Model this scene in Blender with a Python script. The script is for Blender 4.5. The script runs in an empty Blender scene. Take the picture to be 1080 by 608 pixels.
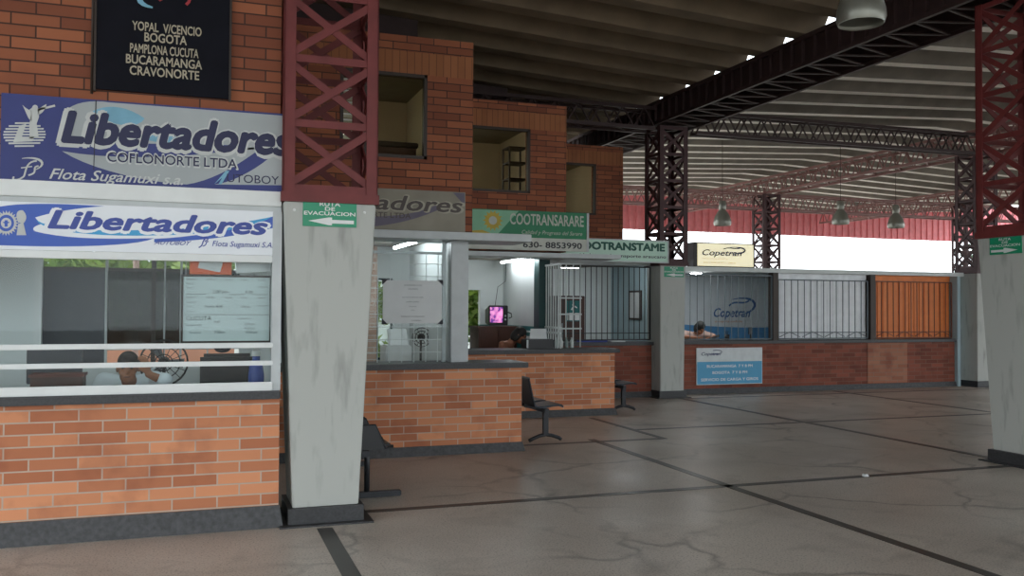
import bpy, bmesh, math, random
from mathutils import Vector, Matrix
random.seed(7)
C = bpy.context.scene.collection
SC = bpy.context.scene
PI = math.pi

# ------------------------------------------------------------------ camera, sky, light, exposure
cam_d = bpy.data.cameras.new('camera'); cam = bpy.data.objects.new('camera', cam_d); C.objects.link(cam)
YAW, PITCH, ROLL, FPX = 0.338677, 0.0218119, 0.0053584, 941.95
fw = Vector((math.sin(YAW)*math.cos(PITCH), math.cos(YAW)*math.cos(PITCH), math.sin(PITCH)))
rt0 = Vector((math.cos(YAW), -math.sin(YAW), 0)); up0 = rt0.cross(fw)
rt = math.cos(ROLL)*rt0 + math.sin(ROLL)*up0; up = -math.sin(ROLL)*rt0 + math.cos(ROLL)*up0
cam.matrix_world = Matrix(((rt.x, up.x, -fw.x, 0), (rt.y, up.y, -fw.y, 0), (rt.z, up.z, -fw.z, 1.6), (0, 0, 0, 1)))
cam_d.sensor_width = 36; cam_d.lens = FPX/1080*36; cam_d.clip_start = 0.05; cam_d.clip_end = 300
SC.camera = cam

world = bpy.data.worlds.new('overcast'); SC.world = world; world.use_nodes = True
wn = world.node_tree.nodes; wl = world.node_tree.links
SKY_STRENGTH = 6.0
bg = wn['Background']; bg.inputs['Color'].default_value = (0.90, 0.96, 1.0, 1); bg.inputs['Strength'].default_value = SKY_STRENGTH

SC.view_settings.view_transform = 'Standard'; SC.view_settings.look = 'None'
SC.view_settings.exposure = -0.78; SC.view_settings.gamma = 1.0; SC.view_settings.use_curve_mapping = False
SC.cycles.max_bounces = 8; SC.cycles.diffuse_bounces = 5; SC.cycles.glossy_bounces = 4; SC.cycles.transparent_max_bounces = 16
SC.cycles.use_denoising = True; SC.cycles.sample_clamp_indirect = 8
SC.cycles.caustics_reflective = False; SC.cycles.caustics_refractive = False

# ------------------------------------------------------------------ materials
def s2l(c): return c/12.92 if c <= 0.04045 else ((c+0.055)/1.055)**2.4
def rgb(h):
    if isinstance(h, str):
        h = h.lstrip('#'); return tuple(s2l(int(h[i:i+2], 16)/255) for i in (0, 2, 4)) + (1,)
    return tuple(h) + (1,)
def new_mat(name):
    m = bpy.data.materials.new(name); m.use_nodes = True
    return m, m.node_tree.nodes, m.node_tree.links, m.node_tree.nodes['Principled BSDF']
def mat(name, col, rough=0.6, metal=0.0, dirt=0.12, scale=6.0, spec=0.4):
    m, n, l, b = new_mat(name)
    c = rgb(col)
    tc = n.new('ShaderNodeTexCoord'); nz = n.new('ShaderNodeTexNoise'); nz.inputs['Scale'].default_value = scale; nz.inputs['Detail'].default_value = 4
    l.new(tc.outputs['Object'], nz.inputs['Vector'])
    mr = n.new('ShaderNodeMapRange'); mr.inputs[1].default_value = 0.3; mr.inputs[2].default_value = 0.7; mr.inputs[3].default_value = 1-dirt; mr.inputs[4].default_value = 1+dirt*0.5
    l.new(nz.outputs['Fac'], mr.inputs['Value'])
    mx = n.new('ShaderNodeVectorMath'); mx.operation = 'SCALE'; mx.inputs[0].default_value = c[:3]
    l.new(mr.outputs[0], mx.inputs['Scale']); l.new(mx.outputs[0], b.inputs['Base Color'])
    b.inputs['Roughness'].default_value = rough; b.inputs['Metallic'].default_value = metal; b.inputs['Specular IOR Level'].default_value = spec
    return m
def emit(name, col, strength):
    m, n, l, b = new_mat(name); c = rgb(col)
    b.inputs['Base Color'].default_value = c; b.inputs['Emission Color'].default_value = c; b.inputs['Emission Strength'].default_value = strength
    return m
def glass(name, tint=(1, 1, 1), refl=1.0, opac=0.0, body='#101820'):
    m, n, l, b = new_mat(name); n.remove(b)
    out = n['Material Output']
    tr = n.new('ShaderNodeBsdfTransparent'); tr.inputs[0].default_value = tint + (1,)
    gl = n.new('ShaderNodeBsdfGlossy'); gl.inputs['Roughness'].default_value = 0.02
    fr = n.new('ShaderNodeFresnel'); fr.inputs['IOR'].default_value = 1.45
    mu = n.new('ShaderNodeMath'); mu.operation = 'MULTIPLY'; mu.inputs[1].default_value = refl
    geo = n.new('ShaderNodeNewGeometry')
    l.new(fr.outputs[0], mu.inputs[0])
    base = tr
    if opac > 0:
        df = n.new('ShaderNodeBsdfDiffuse'); df.inputs[0].default_value = rgb(body)
        m0 = n.new('ShaderNodeMixShader'); m0.inputs[0].default_value = opac
        l.new(tr.outputs[0], m0.inputs[1]); l.new(df.outputs[0], m0.inputs[2]); base = m0
    mx = n.new('ShaderNodeMixShader'); l.new(mu.outputs[0], mx.inputs[0]); l.new(base.outputs[0], mx.inputs[1]); l.new(gl.outputs[0], mx.inputs[2])
    l.new(mx.outputs[0], out.inputs['Surface'])
    return m
def brick(name, c1, c2, mortar, bw=0.30, rh=0.081, msize=0.006, rough=0.8, vary=0.5, dark='#6d3d33', zoff=0.0):
    m, n, l, b = new_mat(name)
    geo = n.new('ShaderNodeNewGeometry'); sp = n.new('ShaderNodeSeparateXYZ'); l.new(geo.outputs['Position'], sp.inputs[0])
    sn = n.new('ShaderNodeSeparateXYZ'); l.new(geo.outputs['Normal'], sn.inputs[0])
    ab = n.new('ShaderNodeMath'); ab.operation = 'ABSOLUTE'; l.new(sn.outputs[0], ab.inputs[0])
    gt = n.new('ShaderNodeMath'); gt.operation = 'GREATER_THAN'; gt.inputs[1].default_value = 0.5; l.new(ab.outputs[0], gt.inputs[0])
    mxu = n.new('ShaderNodeMix'); l.new(gt.outputs[0], mxu.inputs[0]); l.new(sp.outputs[0], mxu.inputs[2]); l.new(sp.outputs[1], mxu.inputs[3])
    za = n.new('ShaderNodeMath'); za.operation = 'ADD'; za.inputs[1].default_value = zoff; l.new(sp.outputs[2], za.inputs[0])
    cb = n.new('ShaderNodeCombineXYZ'); l.new(mxu.outputs[0], cb.inputs[0]); l.new(za.outputs[0], cb.inputs[1])
    bt = n.new('ShaderNodeTexBrick'); bt.inputs['Scale'].default_value = 1.0
    bt.inputs['Brick Width'].default_value = bw; bt.inputs['Row Height'].default_value = rh
    bt.inputs['Mortar Size'].default_value = msize; bt.inputs['Mortar Smooth'].default_value = 0.3; bt.inputs['Bias'].default_value = -0.05
    bt.inputs['Color1'].default_value = rgb(c1); bt.inputs['Color2'].default_value = rgb(c2); bt.inputs['Mortar'].default_value = rgb(mortar)
    l.new(cb.outputs[0], bt.inputs['Vector'])
    nz = n.new('ShaderNodeTexNoise'); nz.inputs['Scale'].default_value = 3.2; nz.inputs['Detail'].default_value = 6; l.new(geo.outputs['Position'], nz.inputs['Vector'])
    mr = n.new('ShaderNodeMapRange'); mr.inputs[1].default_value = 0.52; mr.inputs[2].default_value = 0.75; mr.inputs[3].default_value = 0; mr.inputs[4].default_value = vary
    l.new(nz.outputs['Fac'], mr.inputs['Value'])
    mx = n.new('ShaderNodeMix'); mx.data_type = 'RGBA'; l.new(mr.outputs[0], mx.inputs[0]); l.new(bt.outputs['Color'], mx.inputs[6]); mx.inputs[7].default_value = rgb(dark)
    l.new(mx.outputs[2], b.inputs['Base Color'])
    bp = n.new('ShaderNodeBump'); bp.inputs['Strength'].default_value = 0.35; bp.inputs['Distance'].default_value = 0.006
    inv = n.new('ShaderNodeMath'); inv.operation = 'SUBTRACT'; inv.inputs[0].default_value = 1; l.new(bt.outputs['Fac'], inv.inputs[1]); l.new(inv.outputs[0], bp.inputs['Height'])
    l.new(bp.outputs[0], b.inputs['Normal'])
    b.inputs['Roughness'].default_value = rough; b.inputs['Specular IOR Level'].default_value = 0.3
    return m
def floor_mat():
    m, n, l, b = new_mat('terrazzo')
    geo = n.new('ShaderNodeNewGeometry')
    def noise(scale, det=4, dist=0):
        z = n.new('ShaderNodeTexNoise'); z.inputs['Scale'].default_value = scale; z.inputs['Detail'].default_value = det; z.inputs['Distortion'].default_value = dist
        l.new(geo.outputs['Position'], z.inputs['Vector']); return z
    def ramp(src, a, bb, lo, hi):
        r = n.new('ShaderNodeMapRange'); r.inputs[1].default_value = a; r.inputs[2].default_value = bb; r.inputs[3].default_value = lo; r.inputs[4].default_value = hi
        l.new(src, r.inputs['Value']); return r.outputs[0]
    def mix(f, a, bcol):
        x = n.new('ShaderNodeMix'); x.data_type = 'RGBA'; l.new(f, x.inputs[0])
        if isinstance(a, str): x.inputs[6].default_value = rgb(a)
        else: l.new(a, x.inputs[6])
        x.inputs[7].default_value = rgb(bcol); return x.outputs[2]
    c = mix(ramp(noise(0.7, 5).outputs['Fac'], 0.35, 0.65, 0, 1), '#d0c7bc', '#b8aea3')
    c = mix(ramp(noise(75, 2).outputs['Fac'], 0.54, 0.68, 0, 0.6), c, '#5a514b')
    c = mix(ramp(noise(90, 2).outputs['Fac'], 0.55, 0.7, 0, 0.6), c, '#e2dad0')
    # crack stains: distorted voronoi cell borders, broken up by noise
    wn_ = noise(1.6, 4); 
    vm = n.new('ShaderNodeVectorMath'); vm.operation = 'MULTIPLY_ADD'; vm.inputs[1].default_value = (0.8, 0.8, 0); l.new(wn_.outputs['Color'], vm.inputs[0]); l.new(geo.outputs['Position'], vm.inputs[2])
    vo = n.new('ShaderNodeTexVoronoi'); vo.feature = 'DISTANCE_TO_EDGE'; vo.inputs['Scale'].default_value = 0.62; l.new(vm.outputs[0], vo.inputs['Vector'])
    line = ramp(vo.outputs['Distance'], 0.0, 0.028, 1, 0)
    brk = ramp(noise(0.9, 3).outputs['Fac'], 0.42, 0.62, 0.0, 0.55)
    mu = n.new('ShaderNodeMath'); mu.operation = 'MULTIPLY'; l.new(line, mu.inputs[0]); l.new(brk, mu.inputs[1])
    c = mix(mu.outputs[0], c, '#4b443d')
    c = mix(ramp(noise(2.3, 6, 1.0).outputs['Fac'], 0.56, 0.74, 0, 0.3), c, '#6a6259')
    l.new(c, b.inputs['Base Color'])
    l.new(ramp(noise(1.1, 4).outputs['Fac'], 0.3, 0.7, 0.30, 0.48), b.inputs['Roughness'])
    b.inputs['Specular IOR Level'].default_value = 0.45
    return m
def concrete_mat(name, col, stain='#6f6e6a'):
    m, n, l, b = new_mat(name)
    geo = n.new('ShaderNodeNewGeometry')
    mp = n.new('ShaderNodeMapping'); mp.inputs['Scale'].default_value = (7, 7, 1.3); l.new(geo.outputs['Position'], mp.inputs['Vector'])
    a = n.new('ShaderNodeTexNoise'); a.inputs['Scale'].default_value = 1.6; a.inputs['Detail'].default_value = 6; l.new(mp.outputs[0], a.inputs['Vector'])
    r = n.new('ShaderNodeMapRange'); r.inputs[1].default_value = 0.55; r.inputs[2].default_value = 0.85; r.inputs[3].default_value = 0; r.inputs[4].default_value = 0.7; l.new(a.outputs['Fac'], r.inputs['Value'])
    x = n.new('ShaderNodeMix'); x.data_type = 'RGBA'; l.new(r.outputs[0], x.inputs[0]); x.inputs[6].default_value = rgb(col); x.inputs[7].default_value = rgb(stain)
    l.new(x.outputs[2], b.inputs['Base Color']); b.inputs['Roughness'].default_value = 0.75; b.inputs['Specular IOR Level'].default_value = 0.3
    return m

M = {}
M['floor'] = floor_mat()
M['strip'] = mat('dark_stone_strip', '#3d3a37', 0.35)
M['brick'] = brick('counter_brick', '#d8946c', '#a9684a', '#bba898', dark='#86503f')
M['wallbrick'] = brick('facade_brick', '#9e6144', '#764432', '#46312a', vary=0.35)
M['soldier'] = brick('soldier_course', '#a06846', '#94603f', '#563a2c', bw=0.081, rh=0.6, zoff=0.1, msize=0.003, vary=0.3)
M['granite'] = mat('black_granite', '#3a3b3d', 0.45, dirt=0.3, scale=60)
M['plinth'] = mat('dark_plinth', '#48494b', 0.6, dirt=0.35, scale=30)
M['concrete'] = concrete_mat('painted_concrete', '#b4b7b2')
M['steel'] = mat('maroon_steel', '#70302f', 0.55, dirt=0.2)
M['roof'] = mat('fibre_cement', '#80725f', 0.85, dirt=0.2, scale=2.5)
M['farbrick'] = brick('dark_red_counter_brick', '#8c5040', '#6c3c30', '#7c5f52', dark='#4f2c26')  # the far counters' own darker red-brown brick
M['shadedsteel'] = mat('shaded_maroon_steel', '#452a2c', 0.55, dirt=0.2)  # maroon steel with the backlit columns' shade put into its colour
M['rooflight'] = mat('grey_fibre_cement', '#7f7a72', 0.85, dirt=0.2, scale=2.5)
M['ribshine'] = mat('painted_rib_shine', '#e2ded6', 0.6, dirt=0.1)  # light caught along the sheet flats, put into their colour
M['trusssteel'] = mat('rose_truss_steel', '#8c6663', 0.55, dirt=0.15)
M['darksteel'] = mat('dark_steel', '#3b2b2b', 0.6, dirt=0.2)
M['white'] = mat('white_paint', '#dfe3e2', 0.4, dirt=0.06)
M['alu'] = mat('grey_aluminium', '#bcc2c3', 0.4, dirt=0.1)
M['wall'] = mat('white_wall', '#d6dcdb', 0.8, dirt=0.06, scale=2)
M['tan'] = mat('tan_wall', '#bfb7a2', 0.85, dirt=0.08, scale=2)
M['slab'] = mat('ceiling_slab', '#8c8678', 0.9)
M['teal'] = mat('teal_paint', '#1d6a6a', 0.5)
M['dteal'] = mat('dark_teal_paint', '#143c3c', 0.5)
M['glass'] = glass('clear_glass', (0.93, 0.96, 0.96), 0.35)
M['tint'] = glass('tinted_glass', (0.16, 0.18, 0.18), 0.5)
M['upglass'] = glass('dusty_glass', (0.86, 0.84, 0.76), 0.5)
M['black'] = mat('black_plastic', '#1a1b1e', 0.4, dirt=0.1)
M['navy'] = mat('navy_panel', '#1c2430', 0.35)
M['frame'] = mat('dark_frame', '#33271f', 0.5)
M['lampmetal'] = mat('spun_aluminium', '#8c8d84', 0.35, 0.5)
M['tube'] = emit('fluorescent_tube', '#f4fbff', 75)
M['paper'] = mat('paper', '#d8dcdc', 0.7, dirt=0.05)
M['ink'] = mat('ink', '#2a2d33', 0.6)
M['brown'] = mat('brown_wood', '#4f2f24', 0.5, dirt=0.25, scale=4)
M['skin'] = mat('skin', '#a06a4c', 0.55, dirt=0.06)
M['skin2'] = mat('tan_skin', '#8a5a42', 0.55, dirt=0.06)
M['hair'] = mat('black_hair', '#17130f', 0.6)
M['shirt'] = mat('pale_blue_shirt', '#e2eef2', 0.8)
M['trouser'] = mat('dark_trousers', '#23262e', 0.8)

# ------------------------------------------------------------------ builders
ORG = {}
class MB:
    def __init__(s): s.bm = bmesh.new(); s.mi = 0
    def face(s, pts, mi=None):
        vs = [s.bm.verts.new(p) for p in pts]
        f = s.bm.faces.new(vs); f.material_index = s.mi if mi is None else mi; return f
    def hexa(s, p):   # 8 points: bottom ring 0-3, top ring 4-7
        v = [s.bm.verts.new(q) for q in p]
        for idx in ((3, 2, 1, 0), (4, 5, 6, 7), (0, 1, 5, 4), (1, 2, 6, 5), (2, 3, 7, 6), (3, 0, 4, 7)):
            f = s.bm.faces.new([v[i] for i in idx]); f.material_index = s.mi
        return s
    def box(s, x0, x1, y0, y1, z0, z1):
        return s.hexa([(x0, y0, z0), (x1, y0, z0), (x1, y1, z0), (x0, y1, z0), (x0, y0, z1), (x1, y0, z1), (x1, y1, z1), (x0, y1, z1)])
    def bar(s, p, q, w=0.05, h=None, upv=(0, 0, 1)):
        h = w if h is None else h
        p = Vector(p); q = Vector(q); d = (q-p).normalized(); u = Vector(upv)
        if abs(d.dot(u)) > 0.98: u = Vector((0, 1, 0)) if abs(d.y) < 0.9 else Vector((1, 0, 0))
        a = d.cross(u).normalized()*w/2; b = a.cross(d).normalized()*h/2
        return s.hexa([p-a-b, p+a-b, p+a+b, p-a+b, q-a-b, q+a-b, q+a+b, q-a+b])
    def tube(s, pts, r, n=10, cap=True):
        pts = [Vector(p) for p in pts]; rings = []
        rr = r if isinstance(r, (list, tuple)) else [r]*len(pts)
        prev = None
        for i, p in enumerate(pts):
            d = (pts[min(i+1, len(pts)-1)]-pts[max(i-1, 0)]).normalized()
            if prev is None:
                u = Vector((0, 0, 1)) if abs(d.z) < 0.9 else Vector((1, 0, 0))
                a = d.cross(u).normalized()
            else:
                a = (prev - d*prev.dot(d)).normalized()
            prev = a; b = d.cross(a)
            rings.append([s.bm.verts.new(p + (a*math.cos(t)+b*math.sin(t))*rr[i]) for t in [2*PI*k/n for k in range(n)]])
        for A, B in zip(rings, rings[1:]):
            for k in range(n):
                f = s.bm.faces.new((A[k], A[(k+1) % n], B[(k+1) % n], B[k])); f.material_index = s.mi; f.smooth = True
        if cap:
            for R in (rings[0][::-1], rings[-1]):
                f = s.bm.faces.new(R); f.material_index = s.mi
        return s
    def lathe(s, prof, c=(0, 0, 0), n=24):
        c = Vector(c); rings = []
        for r, z in prof:
            rings.append([s.bm.verts.new(c+Vector((r*math.cos(2*PI*k/n), r*math.sin(2*PI*k/n), z))) for k in range(n)])
        for A, B in zip(rings, rings[1:]):
            for k in range(n):
                f = s.bm.faces.new((A[k], A[(k+1) % n], B[(k+1) % n], B[k])); f.smooth = True; f.material_index = s.mi
        return s
    def ell(s, c, r, rot=None, seg=14, ring=10):
        ret = bmesh.ops.create_uvsphere(s.bm, u_segments=seg, v_segments=ring, radius=1)
        mt = Matrix.Translation(Vector(c)) @ (rot or Matrix.Identity(4)) @ Matrix.Diagonal((r[0], r[1], r[2], 1))
        bmesh.ops.transform(s.bm, matrix=mt, verts=ret['verts'])
        for v in ret['verts']:
            for f in v.link_faces: f.smooth = True; f.material_index = s.mi
        return s
    def poly(s, pts2, y, mi=None):      # flat artwork facing -y
        return s.face([(u, y, v) for u, v in pts2], mi)
    def build(s, name, m, parent=None, bevel=0.0, org=None, merge=False, recalc=True):
        me = bpy.data.meshes.new(name)
        if merge: bmesh.ops.remove_doubles(s.bm, verts=s.bm.verts, dist=1e-5)
        if recalc: bmesh.ops.recalc_face_normals(s.bm, faces=s.bm.faces)
        if bevel > 0:
            bmesh.ops.bevel(s.bm, geom=[e for e in s.bm.edges], offset=bevel, segments=2, affect='EDGES', clamp_overlap=True)
        o_ = ORG.get(parent.name, Vector((0, 0, 0))) if parent else Vector(org or (0, 0, 0))
        bmesh.ops.translate(s.bm, verts=s.bm.verts, vec=-o_)
        s.bm.to_mesh(me); s.bm.free()
        for mm in (m if isinstance(m, (list, tuple)) else [m]): me.materials.append(mm)
        o = bpy.data.objects.new(name, me); C.objects.link(o)
        if parent: o.parent = parent; ORG[o.name] = o_
        else: o.location = o_; ORG[o.name] = o_
        return o
def thing(name, loc, label, cat, group=None, kind=None):
    o = bpy.data.objects.new(name, None); C.objects.link(o); o.location = loc; o.empty_display_size = 0.2
    ORG[o.name] = Vector(loc)
    return tag(o, label, cat, group, kind)
def tag(o, label, cat, group=None, kind=None):
    o['label'] = label; o['category'] = cat
    if group: o['group'] = group
    if kind: o['kind'] = kind
    return o
def struct(o, label=None):
    o['kind'] = 'structure'
    if label: o['label'] = label; o['category'] = 'structure'
    return o
def copy_tree(o, parent=None):
    c = o.copy(); C.objects.link(c)
    if parent: c.parent = parent
    ORG[c.name] = ORG.get(o.name, Vector((0, 0, 0)))
    for ch in list(o.children): copy_tree(ch, c)
    return c
def dup(o, loc, label, rotz=0.0):
    c = copy_tree(o); c.location = loc; c.rotation_euler = (0, 0, rotz); c['label'] = label
    return c
def text_mesh(mb, body, x0, z0, y, width=None, height=0.1, shear=0.0, bold=0.0, mi=0, align='L', spacing=1.0):
    """flat lettering facing -y; x0,z0 = baseline start; height = cap height; width = total width"""
    cu = bpy.data.curves.new('t', 'FONT'); cu.body = body; cu.size = 1.0; cu.shear = shear; cu.space_character = spacing
    cu.resolution_u = 3; cu.fill_mode = 'FRONT'
    ob = bpy.data.objects.new('t', cu); C.objects.link(ob)
    bpy.context.view_layer.update()
    me = bpy.data.meshes.new_from_object(ob.evaluated_get(bpy.context.evaluated_depsgraph_get()))
    bpy.data.objects.remove(ob); bpy.data.curves.remove(cu)
    if not me.vertices: return
    xs = [v.co.x for v in me.vertices]; a, b = min(xs), max(xs)
    cap = 0.70
    sz = height/cap; sx = (width/(b-a)) if width else sz
    off = {'L': 0, 'C': -(b-a)*sx/2, 'R': -(b-a)*sx}[align]
    ring = [(0, 0)] + ([(math.cos(k*PI/4)*bold, math.sin(k*PI/4)*bold) for k in range(8)] if bold > 0 else [])
    for j, (dx, dz) in enumerate(ring):        # a heavier stroke: the glyphs overlaid around their own outline
        mm = {v.index: mb.bm.verts.new((x0+off+(v.co.x-a+dx)*sx, y-j*6e-5, z0+(v.co.y+dz)*sz)) for v in me.vertices}
        for p in me.polygons:
            try: f = mb.bm.faces.new([mm[i] for i in p.vertices]); f.material_index = mi
            except ValueError: pass
    bpy.data.meshes.remove(me)
def lettering(name, parent, m, items, y, **kw):
    for it in items:          # one part per line of writing
        mb = MB(); text_mesh(mb, it[0], it[1], it[2], y, **{**kw, **(it[3] if len(it) > 3 else {})}); mb.build(name, m, parent, recalc=False)
def bez(p0, p1, p2, p3, n=10):
    out = []
    for i in range(n+1):
        t = i/n; a = (1-t)**3; b = 3*t*(1-t)**2; c = 3*t*t*(1-t); d = t**3
        out.append((a*p0[0]+b*p1[0]+c*p2[0]+d*p3[0], a*p0[1]+b*p1[1]+c*p2[1]+d*p3[1]))
    return out
def oval(cx, cz, rx, rz, n=28): return [(cx+rx*math.cos(2*PI*k/n), cz+rz*math.sin(2*PI*k/n)) for k in range(n)]
def ribbon(mb, pts, wid, y, mi=None):
    """tapered brush stroke along 2-D points"""
    L, R = [], []
    for i, p in enumerate(pts):
        a = pts[max(i-1, 0)]; b = pts[min(i+1, len(pts)-1)]
        dx, dz = b[0]-a[0], b[1]-a[1]; d = math.hypot(dx, dz) or 1
        w = wid[i] if isinstance(wid, (list, tuple)) else wid
        L.append((p[0]-dz/d*w/2, p[1]+dx/d*w/2)); R.append((p[0]+dz/d*w/2, p[1]-dx/d*w/2))
    for i in range(len(pts)-1):
        mb.poly([L[i], R[i], R[i+1], L[i+1]], y, mi)


# ================================================================== THE SETTING
YF = [6.72, 9.42, 12.15, 14.9]           # the four stepped ticket-office fronts
XR = [0.56, 2.85, 5.12, 7.42]            # right-hand corners of the brick storey above
XL = [-6.0, 0.56, 2.85, 5.12]
ZL, ZT = 2.42, 4.53

mb = MB(); mb.box(-60, 90, -50, 110, -0.4, -0.03)
struct(mb.build('ground', mat('yard_concrete', '#77736a', 0.9)))
mb = MB(); mb.box(-20, 80, 29.5, 75, -0.03, 0.0)
struct(mb.build('ground_yard', mat('yard_bounce_slab', '#c4bfb2', .9)))  # unseen pale ground added to bounce daylight up to the far roof
mb = MB(); mb.box(-8, 34, -24, 29.5, -0.03, 0)
struct(mb.build('floor', M['floor']))
def strip(x0, x1, y0, y1, n):
    mb = MB(); mb.box(x0, x1, y0, y1, 0, 0.003); struct(mb.build('trim_%d' % n, M['strip']))
n = 1
for a in ((0.83, 0.94, -8, 6.55), (4.49, 4.58, -8, 9.95), (8.07, 8.16, -8, 14.4), (15.3, 15.39, -8, 14.4), (11.7, 11.79, -8, 14.4),
          (5.38, 5.46, 9.75, 11.9), (1.2, 29, 6.93, 7.02), (3.55, 5.46, 9.72, 9.8), (5.46, 29, 10.52, 10.6), (0.9, 29, 3.3, 3.38), (8.2, 29, 13.9, 13.97)):
    strip(*a, n); n += 1

def wall_with_hole(name, x0, x1, y0, y1, z0, z1, hole, m):
    mb = MB()
    if hole:
        a, b, c, d = hole
        mb.box(x0, a, y0, y1, z0, z1).box(b, x1, y0, y1, z0, z1).box(a, b, y0, y1, z0, c).box(a, b, y0, y1, d, z1)
    else: mb.box(x0, x1, y0, y1, z0, z1)
    return struct(mb.build(name, m))
HOLES = [None, (1.39, 2.33, 3.20, 4.12), (3.45, 4.55, 3.26, 4.20), (5.85, 6.87, 3.30, 4.24)]
BACK_HOLES_UP = [(-3.5, -1.5, 3.3, 4.1), (0.9, 2.05, 3.1, 4.2), (3.1, 4.1, 3.1, 4.2), (5.4, 6.3, 3.1, 4.2)]
for i in range(4):
    y = YF[i]; zt = ZT + (0.05 if i > 1 else 0)
    h = HOLES[i]
    # front brick storey; a soldier course of upright bricks runs over each upper window
    if h:
        mb = MB()
        a, b, c, d = h
        mb.box(XL[i], a, y, y+.2, ZL, d).box(b, XR[i], y, y+.2, ZL, d).box(a, b, y, y+.2, ZL, c).box(XL[i], XR[i], y, y+.2, d+.24, zt)
        mb.mi = 1; mb.box(XL[i], XR[i], y, y+.2, d, d+.24)
        struct(mb.build('wall_front_%d' % (i+1), [M['wallbrick'], M['soldier']]))
    else:
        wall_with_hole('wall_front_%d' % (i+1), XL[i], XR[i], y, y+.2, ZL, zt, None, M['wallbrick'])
    yb = y + 2.73
    # right side wall: brick outside, tan plaster inside
    mb = MB(); mb.box(XR[i]-.12, XR[i], y+.2, yb, ZL+.1, zt)
    mb.mi = 1; mb.box(XR[i]-.16, XR[i]-.12, y+.2, yb-.1, ZL+.1, zt)
    struct(mb.build('wall_side_%d' % (i+1), [M['wallbrick'], M['tan']]))
    if i: 
        mb = MB(); mb.box(XL[i]+.0, XL[i]+.06, y+.2, yb, ZL+.1, zt); struct(mb.build('wall_inner_%d' % (i+1), M['tan']))
    wall_with_hole('wall_back_%d' % (i+1), XL[i], XR[i], yb-.1, yb, ZL+.1, zt, BACK_HOLES_UP[i], M['tan'])
    mb = MB(); mb.box(XL[i], XR[i], y+.2, yb, ZL, ZL+.1); struct(mb.build('ceiling_%d' % (i+1), M['slab']))
    mb = MB(); mb.box(XL[i], XR[i], y+.2, yb, zt-.12, zt); struct(mb.build('ceiling_%d' % (i+5), M['slab']))
    # dark closure between the brick storey and the roof, set back from the front
    mb = MB(); mb.box(XL[i], XR[i], y+2.68, y+2.73, zt, 6.05); struct(mb.build('wall_closure_%d' % (i+1), M['darksteel']))
    if i < 3:
        mb = MB(); mb.box(XR[i]-.05, XR[i], y+2.73, YF[i+1]+2.68, zt, 6.05); struct(mb.build('wall_closure_%d' % (i+5), M['darksteel']))

# lower storey, walls of the ticket offices
LOWER = [(-6, .56), (.56, 2.85), (2.85, 5.12), (5.12, 8.45)]
# office 1: glazed back on to the garden
yb = YF[0]+2.73
mb = MB(); mb.box(-6, -2.6, yb-.1, yb, 0, ZL).box(-2.6, .56, yb-.1, yb, 0, 1.02).box(.4, .56, yb-.1, yb, 1.02, ZL).box(-2.6, .4, yb-.1, yb, 2.3, ZL)
struct(mb.build('wall_back_5', M['wall']))
mb = MB(); mb.box(.535, .56, 6.86, yb-.1, 0, ZL); struct(mb.build('wall_side_5', M['wall']))
mb = MB(); mb.box(-6.1, -6, 6.72, yb, 0, ZL); struct(mb.build('wall_side_9', M['wall']))
# office 2
yb = YF[1]+2.73
mb = MB(); mb.box(.56, 2.30, yb-.1, yb, 0, ZL).box(2.50, 2.85, yb-.1, yb, 0, ZL).box(2.30, 2.50, yb-.1, yb, 0, .9).box(2.30, 2.50, yb-.1, yb, 1.98, ZL)
struct(mb.build('wall_back_6', M['wall']))
mb = MB(); mb.box(2.75, 2.85, 9.95, yb-.1, 0, ZL); struct(mb.build('wall_side_6', M['wall']))
mb = MB(); mb.box(.46, .56, yb-2.73, yb, 0, ZL); struct(mb.build('wall_side_10', M['wall']))
# office 3: white over a teal dado
yb = YF[2]+2.73
mb = MB(); mb.box(2.85, 4.2, yb-.1, yb, 1.30, ZL).box(4.62, 5.12, yb-.1, yb, 1.30, ZL).box(4.2, 4.62, yb-.1, yb, 1.9, ZL)
mb.mi = 1; mb.box(2.85, 4.2, yb-.1, yb, 0, 1.30).box(4.62, 5.12, yb-.1, yb, 0, 1.30)
struct(mb.build('wall_back_7', [M['wall'], M['teal']]))
mb = MB(); mb.box(5.04, 5.12, 13.1, yb-.1, 1.30, ZL)
mb.mi = 1; mb.box(5.04, 5.12, 13.1, yb-.1, 0, 1.30)
mb.mi = 2; mb.box(5.035, 5.04, 13.1, yb-.1, 1.10, 1.14).box(5.035, 5.04, 13.1, yb-.1, 1.20, 1.23)
struct(mb.build('wall_side_7', [M['wall'], M['teal'], M['white']]))
mb = MB(); mb.box(4.98, 5.16, 12.88, 13.1, 0, ZL); struct(mb.build('wall_jamb_7', M['dteal']))
mb = MB(); mb.box(2.85, 2.94, 12.72, yb, 0, ZL); struct(mb.build('wall_side_11', M['wall']))
# office 4
yb = YF[3]+2.73
M['bluewall'] = mat('pale_blue_wall', '#a9bfc6', 0.8, dirt=0.06, scale=2)
mb = MB(); mb.box(5.12, 8.53, yb-.1, yb, 0, ZL+.1); struct(mb.build('wall_back_8', M['wall']))
mb = MB(); mb.box(8.45, 8.53, 14.95, yb-.1, 0, ZL+.1); struct(mb.build('wall_side_8', M['bluewall']))
mb = MB(); mb.box(5.12, 5.2, 15.1, yb, 0, ZL); struct(mb.build('wall_side_12', M['wall']))
mb = MB(); mb.box(7.42, 8.53, 14.95, yb, ZL+.06, ZL+.12); struct(mb.build('ceiling_9', M['slab']))
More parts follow.
